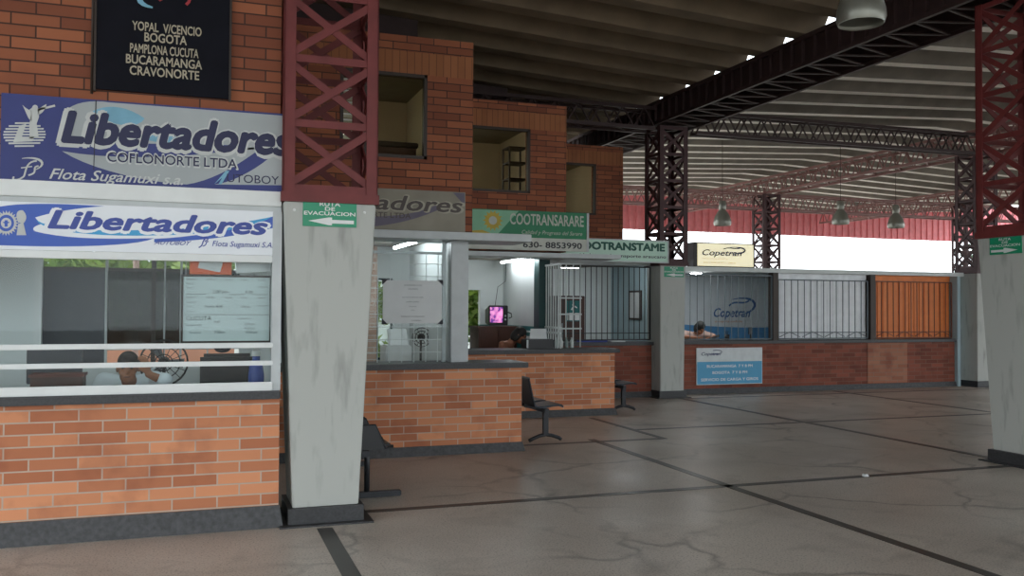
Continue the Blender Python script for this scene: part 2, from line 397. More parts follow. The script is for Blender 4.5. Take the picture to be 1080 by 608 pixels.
# far row of booths: low building with a flat top, open sky above it
mb = MB(); mb.box(8.53, 15.2, 16.9, 17.0, 0, 2.32); struct(mb.build('wall_back_9', M['wall']))
mb = MB(); mb.box(8.53, 15.2, 14.55, 17.0, 2.30, 2.38); struct(mb.build('ceiling_10', M['wall']))
mb = MB(); mb.box(15.02, 15.10, 14.55, 16.9, 0, 2.30); struct(mb.build('wall_side_13', M['bluewall']))
mb = MB(); mb.box(12.25, 12.33, 15.06, 16.9, 0, 2.30); struct(mb.build('wall_inner_5', M['wall']))

# ---- corrugated fibre-cement roof: deep trapezoid channels running across the hall
def roof(name, x0, z0, x1, z1, y0, y1, per=0.92, ph=9.69, pale=False):
    mb = MB(); k0 = math.floor((y0-ph)/per); prof = []
    k = k0
    while True:
        yc = ph + k*per
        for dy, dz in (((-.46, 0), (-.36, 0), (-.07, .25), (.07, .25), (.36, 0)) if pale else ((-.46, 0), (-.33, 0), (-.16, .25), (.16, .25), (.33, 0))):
            prof.append((yc+dy, dz))
        k += 1
        if yc > y1: break
    for (ya, za), (yb_, zb) in zip(prof, prof[1:]):
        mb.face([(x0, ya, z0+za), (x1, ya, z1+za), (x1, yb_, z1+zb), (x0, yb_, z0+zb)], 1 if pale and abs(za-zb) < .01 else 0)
    o = mb.build(name, [M['rooflight'] if pale else M['roof'], M['ribshine']], merge=True)
    md = o.modifiers.new('thick', 'SOLIDIFY'); md.thickness = 0.012; md.offset = 1
    return struct(o)
roof('ceiling_11', 0.5, 5.722, 7.98, 5.32, -6.5, 18.2)
roof('ceiling_12', -7.5, 5.30, 0.9, 5.72, -6.5, 10.2)
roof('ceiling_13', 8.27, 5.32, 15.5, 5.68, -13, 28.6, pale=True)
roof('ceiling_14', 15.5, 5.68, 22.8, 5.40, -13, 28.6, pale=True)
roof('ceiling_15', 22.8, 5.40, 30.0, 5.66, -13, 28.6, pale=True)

# ---- maroon profiled cladding hanging at the far edge of the hall
M['red'] = mat('red_cladding', '#de8288', 0.6, dirt=0.1)
mb = MB(); x = 4.0
while x < 33:
    mb.box(x, x+.16, 28.62, 28.66, 4.42, 6.0).box(x+.16, x+.30, 28.66, 28.70, 4.42, 6.0); x += .30
struct(mb.build('wall_fascia', M['red']))

# ================================================================== STEEL: lattice columns and trusses
def lattice_column(a, t, w, steel):
    r = thing('lattice_column', (0, 0, 0), '', 'column', 'lattice columns on concrete piers', 'thing')
    mb = MB(); mb.hexa([(-a, -a, .12), (a, -a, .12), (a, a, .12), (-a, a, .12), (-t, -t, 2.36), (t, -t, 2.36), (t, t, 2.36), (-t, t, 2.36)])
    mb.build('concrete_pier', M['concrete'], r, bevel=.008)
    mb = MB(); mb.box(-a-.035, a+.035, -a-.035, a+.035, .012, .125).box(-a-.1, a+.1, -a-.1, a+.1, 0, .012)
    mb.build('plinth', M['granite'], r)
    mb = MB(); e = max(t, w)+.01; mb.box(-e, e, -e, e, 2.36, 2.43)
    mb.build('base_plate', steel, r)
    z0, z1 = 2.43, 4.87
    for sx, sy in ((-1, -1), (1, -1), (1, 1), (-1, 1)):
        mb = MB()
        xa, ya = sx*w, sy*w
        mb.box(min(xa, xa-sx*.085), max(xa, xa-sx*.085), min(ya, ya-sy*.012), max(ya, ya-sy*.012), z0, z1)
        mb.box(min(xa, xa-sx*.012), max(xa, xa-sx*.012), min(ya, ya-sy*.085), max(ya, ya-sy*.085), z0, z1)
        mb.build('leg', steel, r)
    np_ = 5; ph = (z1-z0)/np_
    for f in range(4):
        mb = MB(); R = Matrix.Rotation(f*PI/2, 4, 'Z')
        for k in range(np_+1):
            z = z0+.03+k*(z1-z0-.06)/np_
            mb.bar(R @ Vector((-w+.02, -w+.02, z)), R @ Vector((w-.02, -w+.02, z)), .014, .055)
            if k < np_:
                zb, zt = z+.03, z+ph-.05
                mb.bar(R @ Vector((-w+.05, -w+.016, zb)), R @ Vector((w-.05, -w+.016, zt)), .012, .055)
                mb.bar(R @ Vector((w-.05, -w+.030, zb)), R @ Vector((-w+.05, -w+.030, zt)), .012, .055)
        mb.build('lattice', steel, r)
    return r
col = lattice_column(.24, .335, .345, M['steel'])
col.location = (.915, 6.95, 0); col['label'] = 'grey concrete pier with maroon lattice head at the brick counter corner, scuffed paint'
slim = lattice_column(.235, .255, .285, M['shadedsteel']); slim.location = (8.02, 14.36, 0); slim['label'] = ('dark lattice column between the grilled office window and the far row of booths')
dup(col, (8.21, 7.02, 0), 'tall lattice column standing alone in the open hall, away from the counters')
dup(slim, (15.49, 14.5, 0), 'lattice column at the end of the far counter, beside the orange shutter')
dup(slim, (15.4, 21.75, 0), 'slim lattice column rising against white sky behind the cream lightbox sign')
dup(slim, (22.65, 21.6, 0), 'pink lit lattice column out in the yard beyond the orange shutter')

def truss(name, p, q, h, w, label, m, bay=0.45, solid=False):
    """box truss from p to q (bottom centre-line), rise h, width w"""
    p = Vector(p); q = Vector(q); L = (q-p).length; d = (q-p)/L
    s = d.cross(Vector((0, 0, 1))).normalized(); u = Vector((0, 0, 1))
    r = thing(name, p, label, 'truss', 'roof trusses and beams', 'thing')
    for nm, z in (('bottom_chord', 0), ('top_chord', h)):
        for sg in (-1, 1):
            mb = MB(); a = p+s*sg*w/2+u*z; b = q+s*sg*w/2+u*z
            mb.bar(a, b, .055, .06); mb.build(nm, m, r)
    n = max(2, int(L/bay))
    for sg in (-1, 1):
        mb = MB()
        if solid:
            mb.bar(p+s*sg*(w/2-.03)+u*h/2, q+s*sg*(w/2-.03)+u*h/2, .012, h-.04)
            for k in range(n+1):
                c = p+d*(L*k/n)+s*sg*(w/2+.012); mb.bar(c+u*.02, c+u*(h-.02), .05, .018, upv=d)
            mb.build('side_sheet', m, r)
        else:
            for k in range(n):
                a = p+d*(L*k/n)+s*sg*w/2; b = p+d*(L*(k+1)/n)+s*sg*w/2; c = (a+b)/2+u*h
                mb.bar(a, c, .023); mb.bar(c, b, .023)
            mb.build('web_lattice', m, r)
    for z, nm in ((0, 'bottom_lattice'), (h, 'top_lattice')):
        mb = MB()
        for k in range(n):
            sg = 1 if k % 2 else -1
            a = p+d*(L*k/n)+s*sg*w/2+u*z; b = p+d*(L*(k+1)/n)-s*sg*w/2+u*z
            mb.bar(a, b, .034, .018)
        mb.build(nm, m, r)
    if solid:
        mb = MB(); mb.bar(p+u*(h-.06), q+u*(h-.06), w-.08, .012); mb.build('gutter_tray', m, r)
    return r
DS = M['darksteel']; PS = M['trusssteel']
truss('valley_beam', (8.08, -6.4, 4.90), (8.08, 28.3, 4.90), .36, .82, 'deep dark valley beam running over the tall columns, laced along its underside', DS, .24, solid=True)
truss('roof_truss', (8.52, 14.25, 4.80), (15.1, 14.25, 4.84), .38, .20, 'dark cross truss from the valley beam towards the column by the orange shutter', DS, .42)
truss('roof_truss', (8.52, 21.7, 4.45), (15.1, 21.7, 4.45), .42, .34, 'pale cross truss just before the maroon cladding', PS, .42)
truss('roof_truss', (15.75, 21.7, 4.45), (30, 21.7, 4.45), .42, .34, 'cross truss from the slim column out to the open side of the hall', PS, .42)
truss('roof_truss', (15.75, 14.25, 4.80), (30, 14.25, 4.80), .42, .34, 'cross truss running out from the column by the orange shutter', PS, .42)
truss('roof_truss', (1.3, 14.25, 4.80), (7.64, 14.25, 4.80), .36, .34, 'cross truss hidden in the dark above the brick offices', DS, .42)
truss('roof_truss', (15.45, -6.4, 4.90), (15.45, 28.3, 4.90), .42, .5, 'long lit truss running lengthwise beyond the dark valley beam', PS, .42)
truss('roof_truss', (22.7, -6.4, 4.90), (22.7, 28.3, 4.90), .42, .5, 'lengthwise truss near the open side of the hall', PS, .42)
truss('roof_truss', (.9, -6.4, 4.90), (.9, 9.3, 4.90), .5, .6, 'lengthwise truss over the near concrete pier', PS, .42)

# ================================================================== COUNTERS
def counter(x0, x1, yf, dep, label, ph=.10, over=.07, xo=.05, zt=.99, bm_=None):
    r = thing('ticket_counter', (x0, yf, 0), label, 'counter', 'brick ticket counters', 'thing')
    mb = MB(); mb.box(x0, x1, yf+.02, yf+dep, ph, zt-.06); mb.build('brick_body', bm_ or M['brick'], r)
    mb = MB(); mb.hexa([(x0, yf-.03, 0), (x1+.03, yf-.03, 0), (x1+.03, yf+dep, 0), (x0, yf+dep, 0), (x0, yf, ph), (x1+.005, yf, ph), (x1+.005, yf+dep, ph), (x0, yf+dep, ph)])
    mb.build('plinth', M['plinth'], r)
    mb = MB(); mb.box(x0, x1+xo, yf-over, yf+dep, zt-.06, zt); mb.build('countertop', M['granite'], r, bevel=.008)
    return r
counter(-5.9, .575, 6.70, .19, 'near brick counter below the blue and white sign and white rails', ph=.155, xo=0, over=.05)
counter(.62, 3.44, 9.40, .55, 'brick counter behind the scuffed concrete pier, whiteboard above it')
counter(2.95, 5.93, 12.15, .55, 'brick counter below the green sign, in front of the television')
counter(5.2, 7.76, 14.4, .5, 'dark red-brown brick counter below the black barred window', over=.04, bm_=M['farbrick'])
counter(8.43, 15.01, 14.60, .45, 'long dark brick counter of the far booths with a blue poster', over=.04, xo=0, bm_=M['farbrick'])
mb = MB(); mb.box(12.75, 13.75, 14.608, 14.62, .11, .92)
tag(mb.build('brick_patch', brick('patch_brick', '#a5705a', '#945f4a', '#8a7466'), org=(13.2, 14.6, 0)), 'paler patch of newer brickwork let into the far counter below the shutters', 'brick patch')

# ================================================================== OFFICE 1 FRONT
r = thing('window_frame_unit', (-5.9, 6.72, 1.0), 'white metal shopfront frame with three rails above the near counter', 'window frame', kind='thing')
mb = MB(); mb.box(-5.9, .57, 6.66, 6.78, 2.325, 2.432); mb.build('header', M['white'], r, bevel=.006)
mb = MB(); mb.box(-5.9, .57, 6.69, 6.78, 2.285, 2.325); mb.build('header_channel', M['alu'], r)
mb = MB(); mb.box(-5.9, .51, 6.68, 6.76, 1.915, 1.965); mb.build('transom', M['white'], r, bevel=.004)
mb = MB(); mb.box(.51, .575, 6.68, 6.80, .99, 2.285); mb.build('post', M['alu'], r)
for z, hgt in ((1.318, .036), (1.190, .034), (1.022, .062)):
    mb = MB(); mb.box(-5.9, .52, 6.665, 6.70, z-hgt/2, z+hgt/2); mb.build('rail', M['white'], r, bevel=.006)
for x in (-1.9,):
    mb = MB(); mb.box(x-.03, x+.03, 6.69, 6.76, 1.05, 1.915); mb.build('mullion', M['alu'], r)
mb = MB(); mb.box(-5.9, .51, 6.735, 6.741, 1.05, 1.915); mb.build('glass_pane', M['glass'], r)

# ---- upper Libertadores banner (artwork units: 857 x 608 drawing of the sign)
def art1(x, y):
    px = x/2.7645; return (-1.25+px*.00614, 3.01-((y/2.7645-97)-px*.0762)*.0063)
Y1 = 6.70
r = thing('banner_sign', (-.3, 6.72, 2.43), 'faded blue and grey upper banner with a winged figure, over the near office', 'sign', 'bus company signs')
GREYW = mat('faded_print_grey', '#a9b0b2', 0.5, dirt=0.18, scale=1.5); NAVYP = mat('faded_print_blue', '#343d7a', 0.5, dirt=0.15, scale=2)
LTP = mat('print_light_grey', '#c4c8c6', 0.5, dirt=0.1); SKYP = mat('print_sky_blue', '#79aec6', 0.5, dirt=0.2, scale=5); DKI = mat('print_dark_blue', '#23264a', 0.5)
mb = MB(); mb.box(-1.245, .66, 6.70, 6.72, 2.435, 3.01); mb.build('panel', NAVYP, r)
def A1(mb, pts, lay, mi=0): mb.poly([art1(*p) for p in pts], Y1-.0006*lay, mi)
mb = MB()
A1(mb, bez((165, 355), (165, 300), (235, 285), (300, 296))[:]+[(835, 338), (835, 450)]+bez((835, 450), (640, 440), (420, 440), (195, 405)), 1)
A1(mb, bez((168, 442), (250, 500), (420, 545), (540, 552))+bez((540, 552), (650, 520), (720, 470), (770, 430))+bez((770, 430), (560, 470), (330, 475), (168, 442)), 1)
A1(mb, bez((610, 553), (700, 540), (780, 480), (835, 420))+[(835, 562)], 1)
mb.build('grey_print', GREYW, r, recalc=False)
mb = MB()
A1(mb, bez((240, 330), (280, 300), (340, 300), (400, 345))+bez((400, 345), (380, 385), (290, 360), (240, 330)), 2)
A1(mb, bez((380, 400), (430, 350), (500, 360), (560, 420))+bez((560, 420), (500, 425), (430, 425), (380, 400)), 2)
mb.build('sky_print', SKYP, r, recalc=False)
mb = MB()
A1(mb, bez((520, 552), (620, 540), (700, 480), (775, 425))+bez((835, 425), (760, 480), (700, 545), (610, 553)), 3)
A1(mb, bez((190, 420), (380, 452), (520, 452), (700, 432))+bez((700, 432), (560, 425), (400, 425), (260, 415)), 3)
mb.build('blue_swoosh', NAVYP, r, recalc=False)
def flat_text(parent, name, m, body, art, x0, ytop, x1, ybot, y, **kw):
    (a, zt), (b, zb) = art(x0, ytop), art(x1, ybot); _, z0 = art(x0, ybot)
    mb = MB(); text_mesh(mb, body, a, z0, y, width=b-a, height=zt-z0, **kw); return mb.build(name, m, parent, recalc=False)
flat_text(r, 'lettering_halo', LTP, 'Libertadores', art1, 160, 318, 850, 418, Y1-.0026, shear=.22, bold=.075)
flat_text(r, 'lettering', DKI, 'Libertadores', art1, 170, 322, 845, 412, Y1-.0034, shear=.22, bold=.045)
flat_text(r, 'lettering_halo', LTP, 'COFLONORTE LTDA', art1, 292, 443, 682, 478, Y1-.0030, bold=.05)
flat_text(r, 'lettering', DKI, 'COFLONORTE LTDA', art1, 295, 446, 678, 475, Y1-.0036, bold=.01)
flat_text(r, 'lettering', LTP, 'Flota Sugamuxi s.a.', art1, 135, 492, 515, 523, Y1-.0034, shear=.35, bold=.012)
flat_text(r, 'lettering', DKI, 'UTOBOY s.a.', art1, 648, 520, 870, 546, Y1-.0034, bold=.0)
mb = MB(); A1(mb, [(610, 552), (645, 510), (655, 512), (632, 553), (622, 553), (634, 532)], 5); mb.build('initial', SKYP, r, recalc=False)
# winged figure over a striped oval
mb = MB()
for k in range(9):
    v = -1+2*(k+.5)/9; hw = math.sqrt(max(0, 1-v*v))
    cx, cy = 66, 392+v*38
    A1(mb, [(cx-hw*57, cy-2.6), (cx+hw*57, cy-2.6), (cx+hw*57, cy+2.2), (cx-hw*57, cy+2.2)], 3)
A1(mb, [(52, 365), (70, 360), (58, 402), (92, 398), (88, 412), (36, 414)], 4)
A1(mb, [(80, 405), (78, 362), (84, 330), (78, 318), (90, 308), (104, 318), (104, 340), (98, 360), (104, 400)], 4)
A1(mb, bez((84, 322), (72, 318), (62, 308), (58, 303))+bez((58, 303), (70, 325), (72, 345), (84, 352)), 4)
A1(mb, bez((100, 318), (112, 310), (118, 303), (124, 302))+bez((124, 302), (120, 320), (112, 330), (102, 334)), 4)
A1(mb, [(98, 316), (146, 303), (148, 309), (100, 322)], 4)
A1(mb, oval(93, 313, 8, 9), 5)
mb.build('emblem', LTP, r, recalc=False)
mb = MB()
def stroke1(pts, w, lay=4): ribbon(mb, [art1(*p) for p in pts], w, Y1-.0006*lay)
stroke1(bez((60, 462), (110, 455), (135, 480), (95, 497)), [.004+.012*math.sin(PI*i/10) for i in range(11)])
stroke1(bez((100, 470), (70, 470), (72, 500), (66, 515))+bez((66, 515), (50, 530), (30, 525), (40, 515)), .011)
stroke1([(58, 490), (88, 486)], .008)
stroke1(bez((105, 485), (82, 488), (110, 505), (78, 512)), .011)
mb.build('monogram', LTP, r, recalc=False)
mb = MB()
A1(mb, [(259, 290), (256, 500), (258, 500), (262, 290)], 7)
mb.build('panel_seam', M['ink'], r, recalc=False)

# ---- lower bright Libertadores sign
def art2(x, y):
    px = x/2.7645; yy = y/2.7645+200; return (-1.24+px*.00612, 2.29-(yy-(211+.0375*px))*(.33/(50.5-.007*px)))
Y2 = 6.685
r = thing('fascia_sign', (-.3, 6.70, 1.965), 'clean blue and white lower sign just above the near office window', 'sign', 'bus company signs')
WP = mat('sign_white', '#e4e9ee', 0.35, dirt=0.03); BP = mat('sign_blue', '#2c55b4', 0.35, dirt=0.05); CP = mat('sign_cyan', '#2f9bd0', 0.35, dirt=0.05); BT = mat('sign_text_blue', '#273f96', 0.35)
mb = MB(); mb.box(-5.8, .515, Y2, 6.71, 1.967, 2.287); mb.build('panel', WP, r)
def A2(mb, pts, lay, mi=0): mb.poly([art2(*p) for p in pts], Y2-.0006*lay, mi)
mb = MB()
A2(mb, [(-600, 25), (0, 48)]+bez((0, 48), (60, 34), (200, 40), (285, 46))+bez((285, 46), (180, 52), (120, 70), (95, 78))+bez((95, 78), (110, 100), (120, 95), (130, 92))+bez((130, 92), (90, 100), (80, 112), (100, 118))
   +bez((100, 118), (200, 142), (330, 140), (430, 138))+bez((430, 138), (380, 160), (200, 165), (0, 156))+[(-600, 150)], 1)
A2(mb, bez((430, 140), (560, 135), (700, 110), (812, 68))+[(812, 105)]+bez((812, 105), (700, 130), (600, 145), (430, 150)), 1)
mb.build('blue_print', BP, r, recalc=False)
mb = MB()
A2(mb, bez((98, 85), (140, 118), (300, 118), (470, 112))+bez((470, 112), (600, 108), (720, 90), (790, 76))+bez((790, 76), (720, 112), (600, 128), (430, 130))+bez((430, 130), (260, 134), (110, 118), (98, 85)), 2)
mb.build('cyan_print', CP, r, recalc=False)
mb = MB()
A2(mb, bez((90, 116), (180, 142), (330, 142), (480, 134))+bez((480, 134), (330, 134), (190, 132), (90, 116)), 3)
mb.build('white_swoosh', WP, r, recalc=False)
flat_text(r, 'lettering_halo', WP, 'Libertadores', art2, 126, 54, 776, 112, Y2-.0026, shear=.25, bold=.08)
flat_text(r, 'lettering', BT, 'Libertadores', art2, 133, 57, 771, 107, Y2-.0034, shear=.25, bold=.036)
flat_text(r, 'lettering', BT, 'AUTOBOY', art2, 430, 143, 540, 156, Y2-.0034, shear=.5, bold=.01)
flat_text(r, 'lettering', BT, 'Flota Sugamuxi S.A.', art2, 603, 146, 792, 162, Y2-.0034, shear=.25, bold=.006)
mb = MB()
def stroke2(pts, w, lay=4): ribbon(mb, [art2(*p) for p in pts], w, Y2-.0006*lay)
stroke2(bez((566, 138), (590, 134), (598, 142), (580, 148)), .008); stroke2(bez((582, 140), (570, 150), (578, 160), (562, 166)), .008); stroke2(bez((592, 148), (578, 150), (592, 158), (574, 162)), .007)
mb.build('monogram', BT, r, recalc=False)
mb = MB()
for k in range(24):
    t = 2*PI*k/24; c, s_ = math.cos(t), math.sin(t); A2(mb, [(18+c*26-s_*3, 94+s_*28+c*3), (18+c*34, 94+s_*36), (18+c*26+s_*3, 94+s_*28-c*3)], 4)
ring = [(18+math.cos(2*PI*k/24)*24, 94+math.sin(2*PI*k/24)*26) for k in range(25)]
stroke2(ring, .013); 
A2(mb, [(18+math.cos(2*PI*k/16)*14, 94+math.sin(2*PI*k/16)*15) for k in range(16)], 4)
A2(mb, bez((50, 92), (40, 70), (45, 55), (62, 58))+bez((62, 58), (78, 75), (70, 90), (62, 96)), 4)
A2(mb, [(50, 96), (64, 94), (72, 128), (46, 128)], 4)
mb.build('emblem', LTP, r, recalc=False)
mb = MB(); A2(mb, [(14, 86), (22, 86), (22, 90), (28, 92), (22, 95), (22, 104), (14, 104), (14, 95), (8, 92), (14, 90)], 5); mb.build('emblem_mark', BP, r, recalc=False)

# ---- black route board
r = thing('route_board', (-.24, 6.72, 3.08), 'black route board listing five towns in pale capitals on the brick wall', 'sign')
mb = MB(); mb.box(-.675, .195, 6.69, 6.72, 3.085, 4.05); mb.build('panel', mat('board_black', '#14151d', 0.7, dirt=.2, spec=.12), r)
for b_ in ((-.69, -.675, 3.07, 4.06), (.195, .21, 3.07, 4.06)):
    mb = MB(); mb.box(b_[0], b_[1], 6.685, 6.72, b_[2], b_[3]); mb.build('edge_trim', M['frame'], r)
CRM = mat('cream_paint', '#b0a793', 0.6)
def z_of(x, y): return 3.08+ (98.5+ (x-100)*.07 - y)*.0065
items = []
for body, xa, xb, y in (('YOPAL  V/CENCIO', 137, 211, 32), ('BOGOTA', 150, 195, 43), ('PAMPLONA CUCUTA', 135, 208, 56), ('BUCARAMANGA', 131, 212, 68), ('CRAVONORTE', 135, 209, 80)):
    X0 = -.675+(xa-100)*.00612; X1 = -.675+(xb-100)*.00612
    items.append((body, X0, z_of((xa+xb)/2, y)-.030, dict(width=X1-X0, height=.062, bold=.02)))
lettering('lettering', r, CRM, items, 6.687)
mb = MB(); ribbon(mb, bez((-.24, 3.83), (-.42, 3.80), (-.46, 3.70), (-.32, 3.685)), [.012+.03*math.sin(PI*i/10) for i in range(11)], 6.687); mb.build('logo_swoosh', SKYP, r, recalc=False)
mb = MB(); ribbon(mb, bez((-.12, 4.0), (-.26, 3.95), (-.18, 3.80), (-.28, 3.74)), [.02]*11, 6.687); ribbon(mb, bez((-.02, 3.96), (-.18, 3.92), (-.02, 3.80), (-.10, 3.73)), [.02]*11, 6.686); mb.build('logo_stroke', mat('logo_red', '#a03038', 0.5), r, recalc=False)

# ---- conduit on the brick beside the board
mb = MB(); mb.tube([(-.70, 6.70, 3.05), (-.70, 6.70, 4.5)], .009, 8); tag(mb.build('conduit', M['frame'], org=(-.70, 6.70, 3.05)), 'thin dark conduit running up the brick beside the black route board', 'conduit')

# ================================================================== OFFICE 2, 3, 4 FRONTS
def lintel(x0, x1, y0, y1, z0, z1, label):
    mb = MB(); mb.box(x0, x1, y0, y1, z0, z1)
    tag(mb.build('fascia_board', M['alu'], bevel=.006, org=((x0+x1)/2, y0, z0)), label, 'fascia board', 'fascia boards over the counters', 'thing')
lintel(.62, 3.52, 9.34, 9.98, 2.335, 2.418, 'pale grey fascia board under the grey faded sign of the second office')
lintel(2.87, 6.0, 12.10, 12.7, 2.335, 2.40, 'pale grey fascia board just under the phone number strip of the green sign')
lintel(5.2, 7.76, 14.40, 14.7, 2.37, 2.44, 'grey fascia board above the black barred window')
mb = MB(); mb.box(2.66, 2.86, 9.58, 9.76, .99, 2.335)
tag(mb.build('corner_post', M['alu'], bevel=.006, org=(2.76, 9.67, .99)), 'pale grey square post on the second counter, between whiteboard and television', 'post', kind='thing')
# second office: glazing with white wire grid behind
r = thing('shopfront_window', (1.6, 9.66, .99), 'glazed shopfront with a white wire grid behind the hanging whiteboard', 'window', kind='thing')
mb = MB(); mb.box(.62, 2.66, 9.64, 9.646, .99, 2.335); mb.build('glass_pane', M['glass'], r)
mb = MB()
for x in [1.05+.135*k for k in range(12)]: mb.bar((x, 9.69, .99), (x, 9.69, 2.2), .008)
for z in [1.10+.14*k for k in range(8)]: mb.bar((1.0, 9.69, z), (2.62, 9.69, z), .008)
mb.build('wire_grid', M['white'], r)
mb = MB(); mb.bar((2.60, 9.68, .99), (2.60, 9.68, 2.335), .04); mb.build('stile', M['alu'], r)
mb = MB(); mb.bar((.7, 9.68, 2.2), (2.62, 9.68, 2.2), .03); mb.build('top_rail', M['alu'], r)
r = thing('whiteboard', (2.25, 9.60, 1.4), 'small whiteboard with four clipped black corners and faint handwriting, hanging in the second office window', 'whiteboard')
mb = MB(); mb.box(1.90, 2.56, 9.605, 9.625, 1.42, 1.89); mb.build('panel', M['paper'], r)
for cx, cz, sx, sz in ((1.90, 1.42, 1, 1), (2.56, 1.42, -1, 1), (2.56, 1.89, -1, -1), (1.90, 1.89, 1, -1)):
    mb = MB(); mb.poly([(cx-sx*.012, cz-sz*.012), (cx+sx*.055, cz-sz*.012), (cx-sx*.012, cz+sz*.055)], 9.60)
    mb.build('corner_trim', M['ink'], r, recalc=False)
GI = mat('faded_ink', '#7c8488', 0.7)
lettering('lettering', r, GI, [('SE INFORMA A LOS', 2.23, 1.83, dict(height=.016)), ('USUARIOS', 2.23, 1.79, dict(height=.016)), ('que los horarios de salida', 2.23, 1.70, dict(height=.016)),
    ('pueden cambiar', 2.23, 1.65, dict(height=.016)), ('sin previo', 2.23, 1.60, dict(height=.014)), ('aviso', 2.23, 1.56, dict(height=.014))], 9.603, align='C')
lettering('lettering', r, M['ink'], [('Gracias por su comprension', 2.23, 1.49, dict(height=.016)), ('La empresa', 2.27, 1.445, dict(height=.016))], 9.603, align='C')
# faded second Libertadores banner
r = thing('banner_sign', (1.8, 9.40, 2.43), 'dusty brown-grey faded banner beside the maroon lattice head of the near pier', 'sign', 'bus company signs')
DUST = mat('dusty_print', '#8f8a7c', 0.6, dirt=.2, scale=3); DUSTI = mat('dusty_ink', '#57504c', 0.6); DUSTB = mat('dusty_blue', '#6a6474', 0.6); DUSTL = mat('dusty_light', '#a9a494', 0.6)
mb = MB(); mb.box(.75, 2.76, 9.39, 9.415, 2.425, 2.86); mb.build('panel', DUST, r)
mb = MB(); mb.poly(bez((1.75, 2.45), (2.1, 2.50), (2.3, 2.58), (2.55, 2.70))+bez((2.42, 2.70), (2.2, 2.60), (2.0, 2.56), (1.6, 2.55)), 9.389)
mb.poly([(2.62, 2.85), (2.75, 2.85), (2.75, 2.72)], 9.389); mb.build('blue_swoosh', DUSTB, r, recalc=False)
lettering('lettering_halo', r, DUSTL, [('Libertadores', .93, 2.632, dict(width=1.81, height=.165))], 9.3875, shear=.22, bold=.055)
lettering('lettering', r, DUSTI, [('Libertadores', .94, 2.637, dict(width=1.78, height=.155))], 9.3865, shear=.22, bold=.02)
lettering('lettering', r, DUSTI, [('COFLONORTE LTDA', 1.3, 2.55, dict(width=.85, height=.055))], 9.3870, bold=.01)
# green sign
r = thing('sign_board', (4.2, 12.12, 2.43), 'green and white sign with a yellow sun crest and a phone number strip', 'sign', 'bus company signs')
GRN = mat('sign_green', '#1f7a52', 0.45, dirt=.1); GRL = mat('sign_light_green', '#7fb894', 0.45, dirt=.1); YEL = mat('sign_yellow', '#b9a23a', 0.5, dirt=.2); GTX = mat('sign_grey_text', '#b9c0b4', 0.5); STR = mat('strip_white', '#c2c6bd', 0.5)
mb = MB(); mb.box(2.95, 5.42, 12.08, 12.12, 2.60, 3.0); mb.build('panel', GRN, r)
mb = MB(); mb.box(3.6, 5.44, 12.075, 12.12, 2.43, 2.61); mb.build('phone_strip', STR, r)
mb = MB(); mb.box(5.42, 5.455, 12.07, 12.13, 2.43, 3.0); mb.build('edge_trim', M['alu'], r)
mb = MB(); mb.poly([(2.96, 2.99), (2.96, 2.61), (4.0, 2.61), (4.35, 2.99)], 12.079); mb.build('light_print', GRL, r, recalc=False)
mb = MB(); mb.poly([(2.96, 2.61), (4.2, 2.61), (4.1, 2.66), (3.95, 2.65), (3.8, 2.70), (3.6, 2.68), (3.45, 2.70), (2.96, 2.67)], 12.078)
for k in range(14):
    t = 2*PI*k/14; mb.poly([(3.96+.11*math.cos(t-.16), 2.84+.11*math.sin(t-.16)), (3.96+.155*math.cos(t), 2.84+.155*math.sin(t)), (3.96+.11*math.cos(t+.16), 2.84+.11*math.sin(t+.16))], 12.078)
mb.poly(oval(3.96, 2.84, .115, .115), 12.0775); mb.build('sun_crest', YEL, r, recalc=False)
mb = MB(); mb.poly(oval(3.96, 2.84, .06, .06), 12.0765); mb.build('crest_centre', GTX, r, recalc=False)
lettering('lettering', r, GTX, [('COOTRANSARARE', 4.22, 2.80, dict(width=1.15, height=.155))], 12.076, bold=.02)
lettering('lettering', r, GTX, [('Calidad y Progreso del Sarare', 4.40, 2.665, dict(width=.95, height=.055))], 12.076, shear=.3)
lettering('lettering', r, M['ink'], [('630- 8853990', 4.42, 2.47, dict(width=.92, height=.085))], 12.073, bold=.02)
# COOTRANSTAME
r = thing('sign_board', (6.8, 14.06, 2.4), 'pale mint sign with dark green capitals in front of the far lattice column', 'sign', 'bus company signs')
mb = MB(); mb.box(5.80, 7.89, 14.04, 14.072, 2.41, 2.79); mb.build('panel', mat('mint_panel', '#bfe0cf', 0.4, dirt=.05), r)
mb = MB()
for b_ in ((5.80, 7.89, 2.40, 2.42), (5.80, 7.89, 2.78, 2.80), (7.875, 7.895, 2.40, 2.80)): mb.box(b_[0], b_[1], 14.03, 14.078, b_[2], b_[3])
mb.build('edge_trim', M['alu'], r)
lettering('lettering', r, mat('sign_dark_green', '#1d5a4c', 0.5), [('COOTRANSTAME', 6.07, 2.615, dict(width=1.74, height=.125))], 14.037, bold=.05)
lettering('lettering', r, M['ink'], [('unidades en el transporte araucano', 6.05, 2.485, dict(width=1.79, height=.055))], 14.037, bold=.01)

